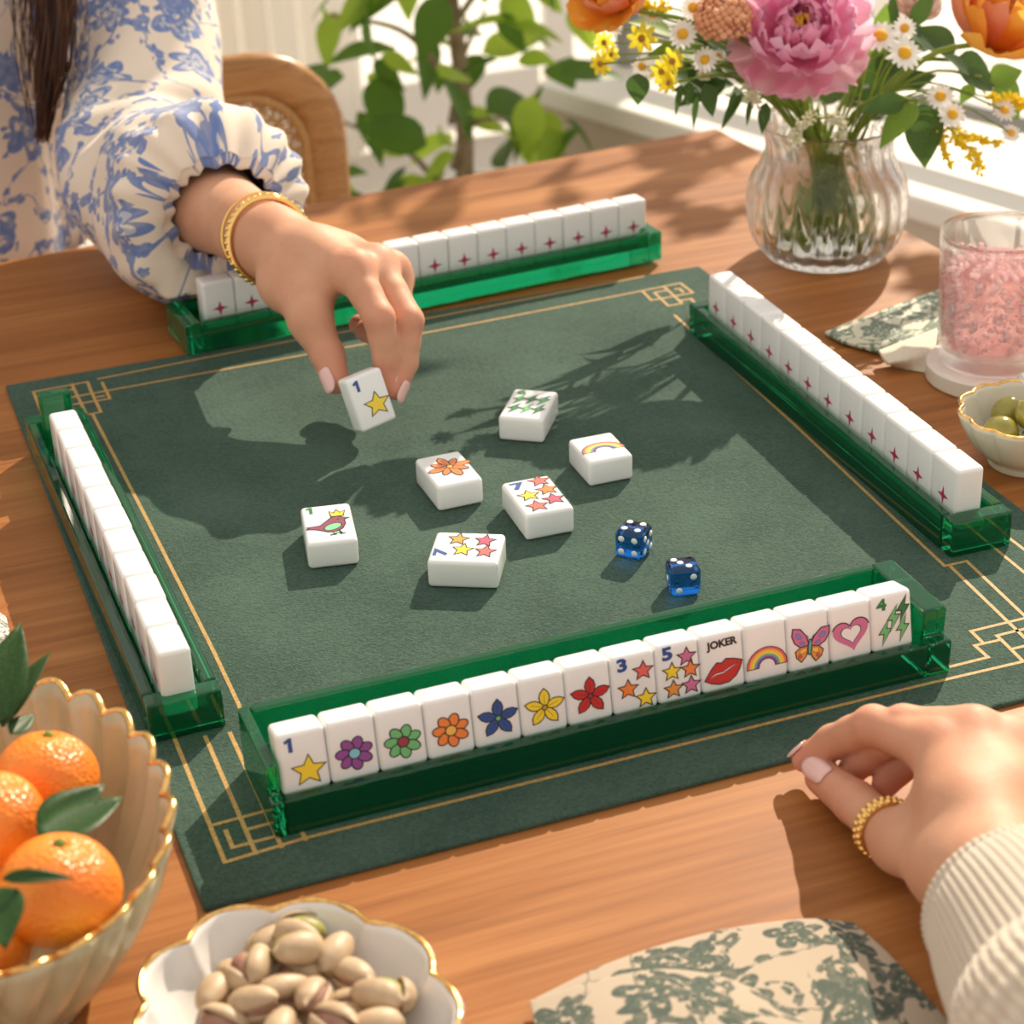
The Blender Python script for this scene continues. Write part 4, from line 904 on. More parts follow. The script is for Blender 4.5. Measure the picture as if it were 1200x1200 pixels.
# oranges in the big fluted bowl
OC = on_z(-30, 955, .082); OC.z = 0; ORZ = .082
obowl = scalloped('fruit_bowl', OC, .083, .112, ORZ, .50, 26, .05, (m_cel, m_goldrim), 'large pale celadon fluted bowl of oranges with a gold rim', 'bowl', .0017, 0., .035, False, .0035, .0045, .22)
to = Mt('orange_peel', (.90, .26, .02), .32, Subsurface_Weight=.12, Subsurface_Radius=(.01, .004, .001)); v = to.coord('Object'); vo = to.new('ShaderNodeTexVoronoi'); vo.inputs['Scale'].default_value = 520; to.nt.links.new(v, vo.inputs[0])
to.set('Base Color', to.mix(to.noise(v, 22, 3).step(.3, .7), (.86, .19, .012), (.95, .33, .025))); to.bump(Nd(to.nt, vo.outputs[0]), .6, .0012); m_or = to.m
CLM = [leaf_mesh('leaf', 1., .36, m_citrus_leaf, .3, .25), leaf_mesh('leaf', 1., .44, m_citrus_leaf, .3, -.1), leaf_mesh('leaf', 1., .30, m_citrus_leaf, .4, .5)]
def orange(px, py, z, r, ax, lab):
    c = on_z(px, py, z); root = empty('orange', c); tag(root, lab, 'orange', 'oranges in the fluted bowl'); M = axis_m(ax)
    prof = [(r*math.sin(PI*k/28)*(1.0)+1e-5, -r*.91*math.cos(PI*k/28)*(1-.07*math.exp(-((28-k)/2.2)**2)-.04*math.exp(-(k/2.5)**2))) for k in range(29)]
    V, F = lathe(prof, 44, lambda t, k: (1+.008*math.sin(5*t+k*.1)*(k/28), 0)); o = link('fruit', mesh('fruit', V, F, m_or), root); o.matrix_local = M
    V, F = lathe([(r*.10, r*.84), (r*.13, r*.86), (r*.07, r*.885), (r*.06, r*.93), (1e-5, r*.935)], 10, lambda t, k: (1+.35*math.cos(5*t)*(k < 2), 0)); o = link('calyx', mesh('calyx', V, F, m_stem), root); o.matrix_local = M
    return root
orange(55, 912, .078, .0225, (.2, .25, .95), 'orange nestled under the upright citrus leaves'); orange(-8, 966, .088, .0220, (-.3, -.5, .8), 'orange at the middle of the heap, partly out of the picture')
orange(70, 1044, .084, .0245, (.15, .1, .97), 'orange with a leaf lying across its stem end'); orange(-30, 1105, .070, .0225, (0, 0, 1), 'orange low in the bowl below the drooping leaf'); orange(-75, 900, .075, .023, (.1, .1, 1), 'orange at the far side of the bowl')
orange(-90, 1020, .085, .023, (.1, -.1, 1), 'orange heaped at the outer side of the bowl'); orange(20, 1000, .040, .022, (0, 0, 1), 'orange at the bottom of the heap')
def citrus(b, t, W, k, lab, roll=0., up=(0, 0, 1)):
    b, t = on_z(*b), on_z(*t); o = link('citrus_leaf', CLM[k]); d = t-b; x = d.normalized(); n = Vector(up)+TOCAM*.6; n = (n-x*n.dot(x)).normalized(); n = Quaternion(x, roll) @ n; y = n.cross(x); L = d.length; W = L*W
    o.matrix_world = Matrix(((x.x*L, y.x*W, n.x*L, b.x), (x.y*L, y.y*W, n.y*L, b.y), (x.z*L, y.z*W, n.z*L, b.z), (0, 0, 0, 1))); s = o.modifiers.new('s', 'SOLIDIFY'); s.thickness = .004; tag(o, lab, 'leaf', 'citrus leaves among the oranges')
citrus((-8, 850, .095), (22, 722, .125), 1.25, 0, 'tall upright citrus leaf above the oranges', .2); citrus((3, 852, .093), (52, 755, .112), 1.05, 0, 'smaller upright citrus leaf leaning beside the tall one', -.3)
citrus((44, 975, .098), (122, 922, .098), 1.2, 1, 'citrus leaf of the pair between two oranges, folded behind', .3); citrus((46, 985, .099), (145, 938, .094), 1.3, 1, 'broad citrus leaf of the pair between two oranges, in front', -.2)
citrus((2, 1030, .112), (86, 1022, .112), .8, 2, 'narrow citrus leaf lying across the orange', .1); citrus((0, 1040, .108), (8, 1115, .100), 1.5, 1, 'drooping citrus leaf at the near side of the oranges', .0)
citrus((12, 860, .092), (40, 838, .09), 1.2, 1, 'short dark citrus leaf tucked behind the orange', .3)

# ================================================================ chair behind the table
m_chair = wood('honey_oak', (.24, .105, .035), (.40, .20, .075), (.50, .27, .11), 2.0, .35); m_cane = mottled('woven_cane', (.50, .28, .10), (.40, .21, .07), .5, 200)
def cane_chair():
    c = empty('cane_chair', (-.065, .80, FLOOR), math.radians(2)); tag(c, 'honey oak chair with a woven cane backrest behind the woman', 'chair')
    Y = .20; w, zt, zb = .228, .765, .47; R = .075
    loop = []
    for (cx, cz, a0) in ((w-R, zt-R, 0), (-w+R, zt-R, PI/2), (-w+.03, zb+.03, PI), (w-.03, zb+.03, 1.5*PI)):
        r = R if cz > .6 else .03
        for k in range(8): a = a0+PI/2*k/7; loop.append(Vector((cx+r*math.cos(a), Y+.02*(cz-.6), cz+r*math.sin(a))))
    V, F = tube(loop, .024, 12, False, closed=True)
    V = [Vector((v.x, Y+(v.y-Y)*.62, v.z)) for v in V]; link('back_frame', mesh('back_frame', V, F, m_chair), c)
    inl = [Vector((p.x*.905, p.y-.006, (p.z-.62)*.86+.62)) for p in loop]; V, F = tube(inl, .006, 8, False, closed=True); link('spline_bead', mesh('spline_bead', V, F, m_cane), c)
    # cane weave: strands in four directions
    V, F = [], []; x0, x1, z0, z1 = -w+.019, w-.019, zb+.02, zt-.019; st = .0165
    def strand(a, b, y, hw):
        d = (b-a).normalized(); n = Vector((-d.z, 0, d.x))*hw; o = len(V); t = Vector((0, .0006, 0)); off = Vector((0, y, 0))
        for q in (a-n, b-n, b+n, a+n): V.append(q+off-t)
        for q in (a-n, b-n, b+n, a+n): V.append(q+off+t)
        F.extend([(o, o+1, o+2, o+3), (o+7, o+6, o+5, o+4), (o, o+4, o+5, o+1), (o+2, o+6, o+7, o+3)])
    def inside(p): return x0 < p.x < x1 and z0 < p.z < z1 and not (abs(p.x) > x1-.05 and p.z > z1-.05 and (Vector((abs(p.x)-(x1-.05), 0, p.z-(z1-.05))).length > .05))
    def clip(a, d, y, hw):
        run = None; L = 1.0; n = 160
        for i in range(n+1):
            p = a+d*(L*i/n)
            if inside(p): run = (run[0], p) if run else (p, p)
            elif run: break
        if run and (run[1]-run[0]).length > .01: strand(run[0], run[1], y, hw)
    nx = int((x1-x0)/st)
    for i in range(nx+1):
        for dx in (-.0022, .0022): clip(Vector((x0+st*i+st/2+dx, 0, z0-.1)), Vector((0, 0, 1)), Y, .0012)
    for i in range(int((z1-z0)/st)+1):
        for dz in (-.0022, .0022): clip(Vector((x0-.1, 0, z0+st*i+st/2+dz)), Vector((1, 0, 0)), Y-.0015, .0012)
    q = math.sqrt(.5)
    for i in range(-40, 60):
        clip(Vector((x0+st*i, 0, z0-.001)), Vector((q, 0, q)), Y-.003, .0016); clip(Vector((x0+st*i, 0, z0-.001)), Vector((-q, 0, q)), Y-.0045, .0016)
    o = link('cane_panel', mesh('cane_panel', V, F, m_cane, False), c); o['kind'] = 'stuff'
    for s in (-1, 1):
        link('back_leg', mesh('back_leg', *tube([Vector((s*.205, Y+.05, 0)), Vector((s*.21, Y+.01, .42)), Vector((s*.215, Y, .50))], [.014, .018, .018], 10), m_chair), c)
        link('front_leg', mesh('front_leg', *tube([Vector((s*.205, -.20, 0)), Vector((s*.21, -.20, .43))], [.013, .018], 10), m_chair), c)
        link('side_stretcher', mesh('side_stretcher', *tube([Vector((s*.206, -.20, .2)), Vector((s*.206, Y+.03, .2))], .010, 8), m_chair), c)
    link('seat', bm_mesh('seat', box_bm(.47, .44, .035, (0, 0, .437), .015, 3), m_chair, False), c)
    link('seat_pad', bm_mesh('seat_pad', box_bm(.42, .39, .012, (0, 0, .4605), .006, 3), m_cane, False), c)
cane_chair()
def stool():
    c = empty('wooden_stool', tuple(on_y(66, 300, 1.75).xy)+(FLOOR,), .2); c.location.x = on_y(70, 200, 1.75).x; tag(c, 'wooden stool standing on the floor behind the woman', 'stool')
    H = on_y(70, 188, 1.75).z-FLOOR
    link('seat', bm_mesh('seat', box_bm(.34, .30, .05, (0, 0, H-.025), .012, 3), m_chair, False), c)
    for x in (-.13, .13):
        for y in (-.11, .11): link('leg', mesh('leg', *tube([Vector((x*1.1, y*1.1, 0)), Vector((x, y, H-.05))], [.014, .02], 10), m_chair), c)
stool()

# ================================================================ plants
m_pot = mottled('terracotta_pot', (.45, .22, .12), (.52, .28, .17), .8, 12); m_soil = mottled('soil', (.05, .035, .025), (.08, .055, .04), .9, 60); m_bark = mottled('bark', (.22, .15, .09), (.32, .24, .15), .85, 40, .5, .003)
m_pleaf = leaf_mat('ficus_leaf_mature', (.05, .12, .012), (.10, .20, .025), .4, .45); m_pleaf2 = leaf_mat('ficus_leaf_young', (.22, .36, .03), (.36, .50, .06), .4, .65)
PLM = [leaf_mesh('leaf', 1., .62, m_pleaf, .2, .35), leaf_mesh('leaf', 1., .56, m_pleaf2, .2, .3), leaf_mesh('leaf', 1., .5, m_pleaf, .25, .6)]
def leafy_plant(name, base, label, trunks, pts, size, seed, light=.35, pot=True, prob=None):
    r = empty(name, base); tag(r, label, 'plant'); rnd = random.Random(seed)
    if pot:
        V, F = lathe([(.001, 0), (.095, 0), (.10, .005), (.135, .22), (.145, .225), (.145, .25), (.13, .25), (.12, .22), (.001, .22)], 40); link('pot', autosmooth(mesh('pot', V, F, m_pot)), r)
        V, F = lathe([(.124, .222), (.08, .232), (.001, .236)], 24); link('soil', mesh('soil', V, F, m_soil), r)
    for t in trunks:
        P = spline([Vector(p) for p in t[0]], 20); V, F = tube(P, [t[1]*(1-.6*i/19) for i in range(20)], 8); link('branch' if t[1] < .012 else 'trunk', mesh('branch', V, F, m_bark), r)
    for p in pts:
        p = Vector(p); out = Vector((p.x-trunks[0][0][-1][0], p.y-trunks[0][0][-1][1], 0)); d = Vector((rnd.gauss(0, 1), rnd.gauss(0, 1), rnd.gauss(-.5, .6))); d = (d.normalized()+out.normalized()*.3).normalized()
        n = Vector((rnd.gauss(0, .6), rnd.gauss(-.3, .6), 1)); n = (n-d*n.dot(d)).normalized(); y = n.cross(d); L = size*rnd.uniform(.65, 1.25); k = 1 if rnd.random() < light else rnd.choice((0, 2))
        o = link('leaf', PLM[k], r); o.matrix_local = Matrix(((d.x*L, y.x*L, n.x*L, p.x), (d.y*L, y.y*L, n.y*L, p.y), (d.z*L, y.z*L, n.z*L, p.z), (0, 0, 0, 1)))
rnd = random.Random(9)
PB = Vector((.525, 1.70, FLOOR)); pts = []
for i in range(230):
    z = rnd.uniform(.30, 1.15); a = rnd.uniform(0, 6.28); q = .20*math.sqrt(rnd.random())*(1-.25*abs(z-.6)); pts.append((q*math.cos(a)-.0, q*math.sin(a)*.8, z))
trk = [([(0, 0, .2), (.02, 0, .5), (-.01, .02, .9), (.0, .0, 1.2)], .016)]
for i in range(12):
    a = i*2.4; z = .35+.065*i; trk.append(([(0, 0, z-.08), (.07*math.cos(a), .07*math.sin(a), z), (.18*math.cos(a), .18*math.sin(a), z+.04)], .006))
leafy_plant('potted_ficus', PB, 'tall leafy potted plant standing in the light by the glazed door', trk, pts, .092, 5, .5)
# tree on the terrace whose crown filters the sun on the far end of the table
TB = Vector((.34, .60, 0)) + SUN_DIR*1.95; rnd = random.Random(31); pts = []
side = Vector((SUN_DIR.y, -SUN_DIR.x, 0)).normalized(); fw = Vector((SUN_DIR.x, SUN_DIR.y, 0)).normalized()
hgt = TB.z-FLOOR+.06
for i in range(165):
    q = side*(rnd.gauss(-.05, .25))+fw*rnd.gauss(0, .12)+Vector((0, 0, rnd.gauss(0, .075))); pts.append((q.x, q.y, hgt+q.z))
trk = [([(.46, -.10, 0), (.47, -.08, hgt*.5), (.30, -.03, hgt*.86), (0, 0, hgt+.04)], .03)]
for i in range(9):
    q = side*(-.5+i*.125)+fw*rnd.uniform(-.15, .15); trk.append(([(.30, -.03, hgt*.86), (q.x*.5+.06, q.y*.5, hgt-.03), (q.x, q.y, hgt+.02)], .006))
leafy_plant('terrace_tree', Vector((TB.x, TB.y, FLOOR-.06)), 'slender terrace tree with a spreading crown outside beyond the ledge', trk, pts, .072, 8, .3, False)
# shrubs far out on the terrace
for k, (px, py, sz) in enumerate([(1090, -40, .5), (1190, 10, .55)]): pass

# ================================================================ people
def surface_nets(f, lo, hi, h):
    lo, hi = np.array(lo, float), np.array(hi, float); n = np.ceil((hi-lo)/h).astype(int)+1
    ax = [lo[i]+h*np.arange(n[i]) for i in range(3)]
    X, Y, Z = np.meshgrid(*[a.astype(np.float32) for a in ax], indexing='ij'); D = f(np.stack([X.ravel(), Y.ravel(), Z.ravel()], 1)).reshape(n)
    neg = D < 0; c = [neg[i:n[0]-1+i, j:n[1]-1+j, k:n[2]-1+k] for i in (0, 1) for j in (0, 1) for k in (0, 1)]
    s = sum(q.astype(np.int8) for q in c); act = (s > 0) & (s < 8); idx = -np.ones(act.shape, int); idx[act] = np.arange(act.sum()); cells = np.argwhere(act)
    acc = np.zeros((len(cells), 3)); cnt = np.zeros(len(cells))
    for axn in range(3):
        o = [a for a in range(3) if a != axn]
        for b in (0, 1):
            for d in (0, 1):
                p0 = np.zeros(3, int); p0[o[0]], p0[o[1]] = b, d; p1 = p0.copy(); p1[axn] = 1
                A, B = cells+p0, cells+p1; va, vb = D[tuple(A.T)], D[tuple(B.T)]; m = (va < 0) != (vb < 0); t = np.zeros(len(va)); t[m] = va[m]/(va[m]-vb[m])
                q = A+np.outer(t, (p1-p0)); acc[m] += q[m]; cnt[m] += 1
    V = lo+h*acc/cnt[:, None]; F = []
    for axn in range(3):
        o1, o2 = (axn+1) % 3, (axn+2) % 3; sl0 = [slice(None)]*3; sl1 = [slice(None)]*3; sl0[axn] = slice(0, -1); sl1[axn] = slice(1, None)
        a, b = neg[tuple(sl0)], neg[tuple(sl1)]; E = np.argwhere(a != b); E = E[(E[:, o1] > 0) & (E[:, o2] > 0) & (E[:, o1] < n[o1]-1) & (E[:, o2] < n[o2]-1)]
        fl = a[tuple(E.T)]; e1 = np.eye(3, dtype=int)[o1]; e2 = np.eye(3, dtype=int)[o2]
        q = [idx[tuple((E-d).T)] for d in (0*e1, e1, e1+e2, e2)]; Q = np.stack(q, 1); Q[~fl] = Q[~fl][:, ::-1]; F.append(Q[:, ::1])
    F = np.concatenate(F); return V, F
def relax(V, F, it=2, lam=.5):
    V = V.copy(); n = len(V); a = F[:, [0, 1, 2, 3]].ravel(); b = F[:, [1, 2, 3, 0]].ravel()
    for _ in range(it):
        S_ = np.zeros((n, 3)); C_ = np.zeros(n); np.add.at(S_, a, V[b]); np.add.at(S_, b, V[a]); np.add.at(C_, a, 1); np.add.at(C_, b, 1); V += lam*(S_/C_[:, None]-V)
    return V
def cap(P, a, b, ra, rb, flat=None):
    a, b = np.array(a, np.float32), np.array(b, np.float32); ba = b-a; pa = P-a; h = np.clip(pa @ ba/float(ba @ ba+1e-12), 0, 1); q = pa-h[:, None]*ba
    if flat is not None:
        ax, k = flat; ax = np.array(ax, np.float32); d = q @ ax; q = q+np.outer(d*(k-1), ax)
    return np.sqrt((q*q).sum(1))-(ra+(rb-ra)*h)
def smin(a, b, k): h = np.clip(.5+.5*(b-a)/k, 0, 1); return b+(a-b)*h-k*h*(1-h)
def waist(ch, rr):
    c, r = [ch[0]], [rr[0]]
    for i in range(len(ch)-1):
        if i < len(ch)-2: c.append(tuple(.5*(np.array(ch[i])+np.array(ch[i+1])))); r.append(.5*(rr[i]+rr[i+1])*.955)
        c.append(ch[i+1]); r.append(rr[i+1])
    return c, r
def blush(me, V, tips, knk):
    V = np.asarray(V, float); w = np.zeros(len(V))
    for p, s, a in [(q, .013, 1.) for q in tips]+[(q, .011, .7) for q in knk]: w = np.maximum(w, a*np.exp(-((V-np.array(p))**2).sum(1)/(2*s*s)))
    at = me.attributes.new('blush', 'FLOAT', 'POINT'); at.data.foreach_set('value', w.astype(np.float32))
def hand_sdf(J, R, palm, palm_r, extra, kf=.0045, kp=.0075):
    """J: finger chains of joints, R: their radii; palm: list of capsules"""
    def f(P):
        d = None
        for a, b, ra, rb in palm: q = cap(P, a, b, ra, rb); d = q if d is None else smin(d, q, .0095)
        for a, b, ra, rb, k in extra: d = smin(d, cap(P, a, b, ra, rb), k)
        out = None
        for ch, rr in zip(J, R):
            g = None
            ch, rr = waist(ch, rr)
            for i in range(len(ch)-1):
                q = cap(P, ch[i], ch[i+1], rr[i], rr[i+1]); g = q if g is None else smin(g, q, .0025)
            q = smin(d, g, kp); out = q if out is None else np.minimum(out, q)
        return out
    return f
ts = Mt('skin', (.66, .36, .24), .56, Specular_IOR_Level=.3, Subsurface_Weight=.35, Subsurface_Radius=(.012, .005, .003), Subsurface_Scale=.6); v = ts.coord('Object')
ts.set('Base Color', ts.mix(ts.noise(v, 28, 4).step(.3, .75), (.57, .285, .175), (.65, .36, .235)))
_at = ts.new('ShaderNodeAttribute'); _at.attribute_name = 'blush'; _bs = ts.b.inputs['Base Color'].links[0].from_socket; ts.set('Base Color', ts.mix(Nd(ts.nt, _at.outputs['Fac'])*.55, _bs, (.66, .235, .165)))
_vo = ts.new('ShaderNodeTexVoronoi'); _vo.inputs['Scale'].default_value = 900; ts.nt.links.new(v, _vo.inputs[0]); ts.bump(Nd(ts.nt, _vo.outputs[0])*.5 + ts.noise(v, 260, 3), .18, .0006); m_skin = ts.m
m_nail = plain('pale_pink_nail', (.80, .50, .47), .15, Coat_Weight=.6, Subsurface_Weight=.2, Subsurface_Radius=(.003, .002, .001)); m_goldm = plain('polished_gold', (.93, .62, .22), .16, Metallic=1.)
def W3(l): return [tuple(on_z(a, b, z)) for a, b, z in l]
def nail(root, j0, j1, r, dorsal, L=.0125, W=.0095, tip=.004, name='fingernail'):
    """curved nail plate lying on the back of the last finger bone"""
    a, b = Vector(j0), Vector(j1); x = (b-a).normalized(); n = Vector(dorsal); n = (n-x*n.dot(x)).normalized(); y = n.cross(x); V, F = [], []; nu, nv = 9, 7
    for i in range(nu):
        u = i/(nu-1); w = W*.5*(1-.04*(1-u))*(math.sqrt(max(0., 1-((u-.55)/.47)**2)) if u > .55 else (.90+.1*math.sin(u/.55*PI/2)))*(1 if u > .12 else .75+2*u)
        w = max(w, .0006)
        for j in range(nv):
            s = (j/(nv-1)-.5)*2; ang = s*w/(r*1.02); rr = r*1.035+.0002
            px_ = b + x*(-L+tip+L*u+r*.35) + y*(rr*math.sin(ang)) + n*(rr*math.cos(ang)-.0016*u*u*(1 if u > .3 else .8))
            V.append(px_)
    for i in range(nu-1):
        for j in range(nv-1): F.append((i*nv+j, (i+1)*nv+j, (i+1)*nv+j+1, i*nv+j+1))
    o = link(name, mesh(name, V, F, m_nail), root); s = o.modifiers.new('s', 'SOLIDIFY'); s.thickness = .0007; s.offset = 1; return o
def mid(a, b, t=.5): return tuple(np.array(a)*(1-t)+np.array(b)*t)

# ---- near hand (the player whose row faces the camera)
WR = W3([(1165, 1032, .040)])[0]
TH2 = W3([(1118, 1018, .032), (1056, 988, .022), (1003, 941, .0145), (964, 911, .0115)])
IX = W3([(1098, 876, .052), (1023, 850, .047), (976, 869, .025), (943, 890, .0125)])
MD = W3([(1140, 860, .056), (1058, 850, .051), (1018, 884, .024), (1000, 903, .0125)])
RG = W3([(1180, 872, .051), (1102, 864, .046), (1052, 900, .020), (1037, 920, .0125)])
PK = W3([(1208, 893, .043), (1142, 880, .038), (1102, 917, .017), (1088, 928, .012)])
EL = W3([(1335, 1275, .052)])[0]; FA = mid(WR, EL, .35)
palm = [(WR, IX[0], .0185, .0125), (WR, MD[0], .019, .0125), (WR, RG[0], .0185, .012), (WR, PK[0], .017, .0112), (mid(WR, IX[0], .55), mid(WR, RG[0], .6), .0165, .0165), (IX[0], PK[0], .0105, .0100)]
extra = [(WR, FA, .0235, .027, .012), (WR, TH2[0], .018, .0165, .012), (TH2[0], TH2[1], .0170, .0122, .010), (mid(WR, IX[0], .72), TH2[1], .0098, .0090, .012), (mid(WR, IX[0], .45), TH2[0], .015, .014, .014)]
J = [TH2[1:], IX, MD, RG, PK]; Rr = [(.0118, .0105, .0088), (.0112, .0096, .0083, .0066), (.0112, .0097, .0083, .0068), (.0108, .0092, .008, .0066), (.0096, .0082, .0072, .006)]
person2 = empty('person', (EL[0], EL[1], 0)); tag(person2, "person in a cream knit sweater resting a ringed hand by the mat edge", 'person')
allp = np.array([p for ch in J for p in ch]+[WR, EL, TH2[0]]); lo_, hi_ = allp.min(0)-.03, allp.max(0)+.03
f2 = hand_sdf(J, Rr, palm, None, extra); FAl = mid(WR, EL, .30); lo_[1] = min(FAl[1], WR[1])-.045
Vn, Fn = surface_nets(f2, lo_, (max(hi_[0]-.0, FAl[0]+.04), hi_[1], hi_[2]), .0016); Vn = relax(Vn, Fn, 2, .4)
arm = link('body', mesh('body', Vn-np.array(person2.location), Fn, m_skin), person2); blush(arm.data, Vn, [c[-1] for c in J], [c[1] for c in J[1:]]+[c[0] for c in J[1:]]+[J[0][1]])
def nails_for(root, lst, body):
    e = root.location
    for a, b, r, d, L, W, tip in lst: nail(body, Vector(a)-e, Vector(b)-e, r, d, L, W, tip)
nails_for(person2, [(TH2[2], TH2[3], .0090, Vector((-.55, .15, .8)), .0195, .0122, .0055), (IX[2], IX[3], .0068, Vector((-.5, .75, .45)), .0115, .0090, .0040), (MD[2], MD[3], .0069, Vector((-.3, .8, .4)), .011, .009, .003)], arm)
# knitted cuff and sleeve
tkn = Mt('cream_knit_wool', (.80, .69, .56), .9, Sheen_Weight=.4); v = tkn.coord('UV', (1, 1, 1)); wv = tkn.new('ShaderNodeTexWave'); tkn.nt.links.new(v, wv.inputs[0]); wv.inputs['Scale'].default_value = 160; wv.bands_direction = 'Y'; wv.inputs['Distortion'].default_value = 2.5
n_ = tkn.noise(v, 900, 2); tkn.set('Base Color', tkn.mix(Nd(tkn.nt, wv.outputs['Fac'])*.5 + n_*.5, (.50, .41, .305), (.69, .605, .49))); tkn.bump(Nd(tkn.nt, wv.outputs['Fac'])*.6 + n_*.4, .5, .0012); m_knit = tkn.m
def sleeve(name, path, rads, n, m, radial, root, uvr=.066):
    fr = frames(path); V, F, uv = [], [], []; L = 0
    for i, (p, t, a, b) in enumerate(fr):
        if i: L += (p-fr[i-1][0]).length
        for k in range(n+1):
            th = 2*PI*k/n; r = rads[i]*radial(th, i/(len(fr)-1), i); q = p+a*(r*math.cos(th))+b*(r*math.sin(th)); V.append(q-root.location); uv.append((k/n*2*PI*uvr, L))
    m1 = n+1
    for i in range(len(fr)-1):
        for k in range(n): F.append((i*m1+k, i*m1+k+1, (i+1)*m1+k+1, (i+1)*m1+k))
    return link(name, mesh(name, V, F, m, True, None, uv), root)
ARMD = (Vector(EL)-Vector(WR)).normalized(); c0 = Vector(WR)+ARMD*.012
SHO = Vector((.36, -.98, .20)); pth = spline([c0, c0+ARMD*.03, c0+ARMD*.09, Vector(EL)+Vector((.0, 0, .004)), Vector(EL)+Vector((.06, -.06, .05)), SHO], 60)
rr_ = [.0285 + .010*min(1, i/3) + .020*min(1, max(0, i-6)/26) for i in range(60)]; rr_[0] = .0265
pth = [Vector((p[0], p[1], max(p[2], rr_[i]*1.04+.0012))) for i, p in enumerate(pth)]
sleeve('sweater_sleeve', pth, rr_, 480, m_knit, lambda th, s, i: 1+.020*abs(math.sin(36*th))+.012*math.sin(3*th+s*9)*min(1, s*4), person2)
sl_in = sleeve('sleeve_lining', pth[:14], [r*.93 for r in rr_[:14]], 60, m_knit, lambda th, s, i: 1., person2)
# ring
def band(name, p, ax, r, rows, label, cat, root=None, tilt=None, bead=.0016, nb=26):
    o = empty(name, p); tag(o, label, cat); M = axis_m(ax); V, F = tube([Vector((r*math.cos(2*PI*i/48), r*math.sin(2*PI*i/48), 0)) for i in range(48)], bead*1.1, 8, False, closed=True)
    V = [Vector((v.x, v.y, v.z*(1.6 if rows > 1 else 1))) for v in V]; q = link('band', mesh('band', V, F, m_goldm), o); q.matrix_local = M; V, F = [], []; pv, pf = lathe([(1e-4, -1), (.7, -.7), (1, 0), (.7, .7), (1e-4, 1)], 8)
    for j in range(rows):
        for i in range(nb):
            a = 2*PI*(i+.5*j)/nb; c = Vector(((r+bead*.75)*math.cos(a), (r+bead*.75)*math.sin(a), (j-(rows-1)/2)*bead*1.7)); k = len(V); V += [c+Vector(v)*bead*.95 for v in pv]; F += [tuple(k+x for x in f) for f in pf]
    q = link('beading', mesh('beading', V, F, m_goldm), o); q.matrix_local = M
RP = Vector(mid(TH2[1], TH2[2], .36)); band('ring', RP, Vector(TH2[2])-Vector(TH2[1]), .0127, 2, 'chunky gold beaded ring worn on the thumb', 'ring', bead=.0017)

# ---- far hand (woman across the table) with the held tile
WR1 = W3([(318, 284, .100)])[0]
T1 = W3([(337, 330, .089), (364, 376, .076), (384, 416, .057), (394, 446, .0440)])
I1 = W3([(414, 318, .106), (444, 372, .086), (453, 420, .058), (456, 452, .0410)])
M1 = W3([(441, 311, .101), (478, 376, .077), (474, 425, .052), (463, 456, .0390)])
R1 = W3([(458, 316, .092), (470, 368, .066), (445, 392, .052), (428, 388, .050)])
K1 = W3([(462, 328, .082), (462, 366, .060), (436, 384, .050), (420, 380, .050)])
ELB = Vector((-.105, .595, .078)); CUF = Vector(mid(WR1, ELB, .45))
palm = [(WR1, I1[0], .0190, .0135), (WR1, M1[0], .0190, .0135), (WR1, R1[0], .0180, .0125), (WR1, K1[0], .0170, .0115), (mid(WR1, I1[0], .55), mid(WR1, R1[0], .6), .0175, .0165), (I1[0], K1[0], .0115, .0105)]
extra = [(WR1, CUF, .0235, .033, .014), (CUF, tuple(ELB), .033, .035, .014), (WR1, T1[0], .0175, .0155, .014), (T1[0], T1[1], .0165, .0128, .012), (mid(WR1, I1[0], .72), T1[1], .0110, .0095, .012), (mid(WR1, I1[0], .45), T1[0], .016, .0135, .018)]
J1 = [T1[1:], I1, M1, R1, K1]; R1r = [(.0128, .0115, .0092), (.0122, .0104, .0092, .0073), (.0122, .0106, .0092, .0076), (.0112, .0100, .009, .0075), (.0100, .009, .008, .007)]
f1 = hand_sdf(J1, R1r, palm, None, extra); allp = np.array([p for ch in J1 for p in ch]+[WR1, T1[0]]); lo_, hi_ = allp.min(0)-.028, allp.max(0)+.03; hi_[1] = .50; lo_[0] = min(lo_[0], -.155); hi_[0] = max(hi_[0], .02); lo_[2] = .015
V1, F1 = surface_nets(f1, lo_, hi_, .0018); V1 = relax(V1, F1, 2, .4)
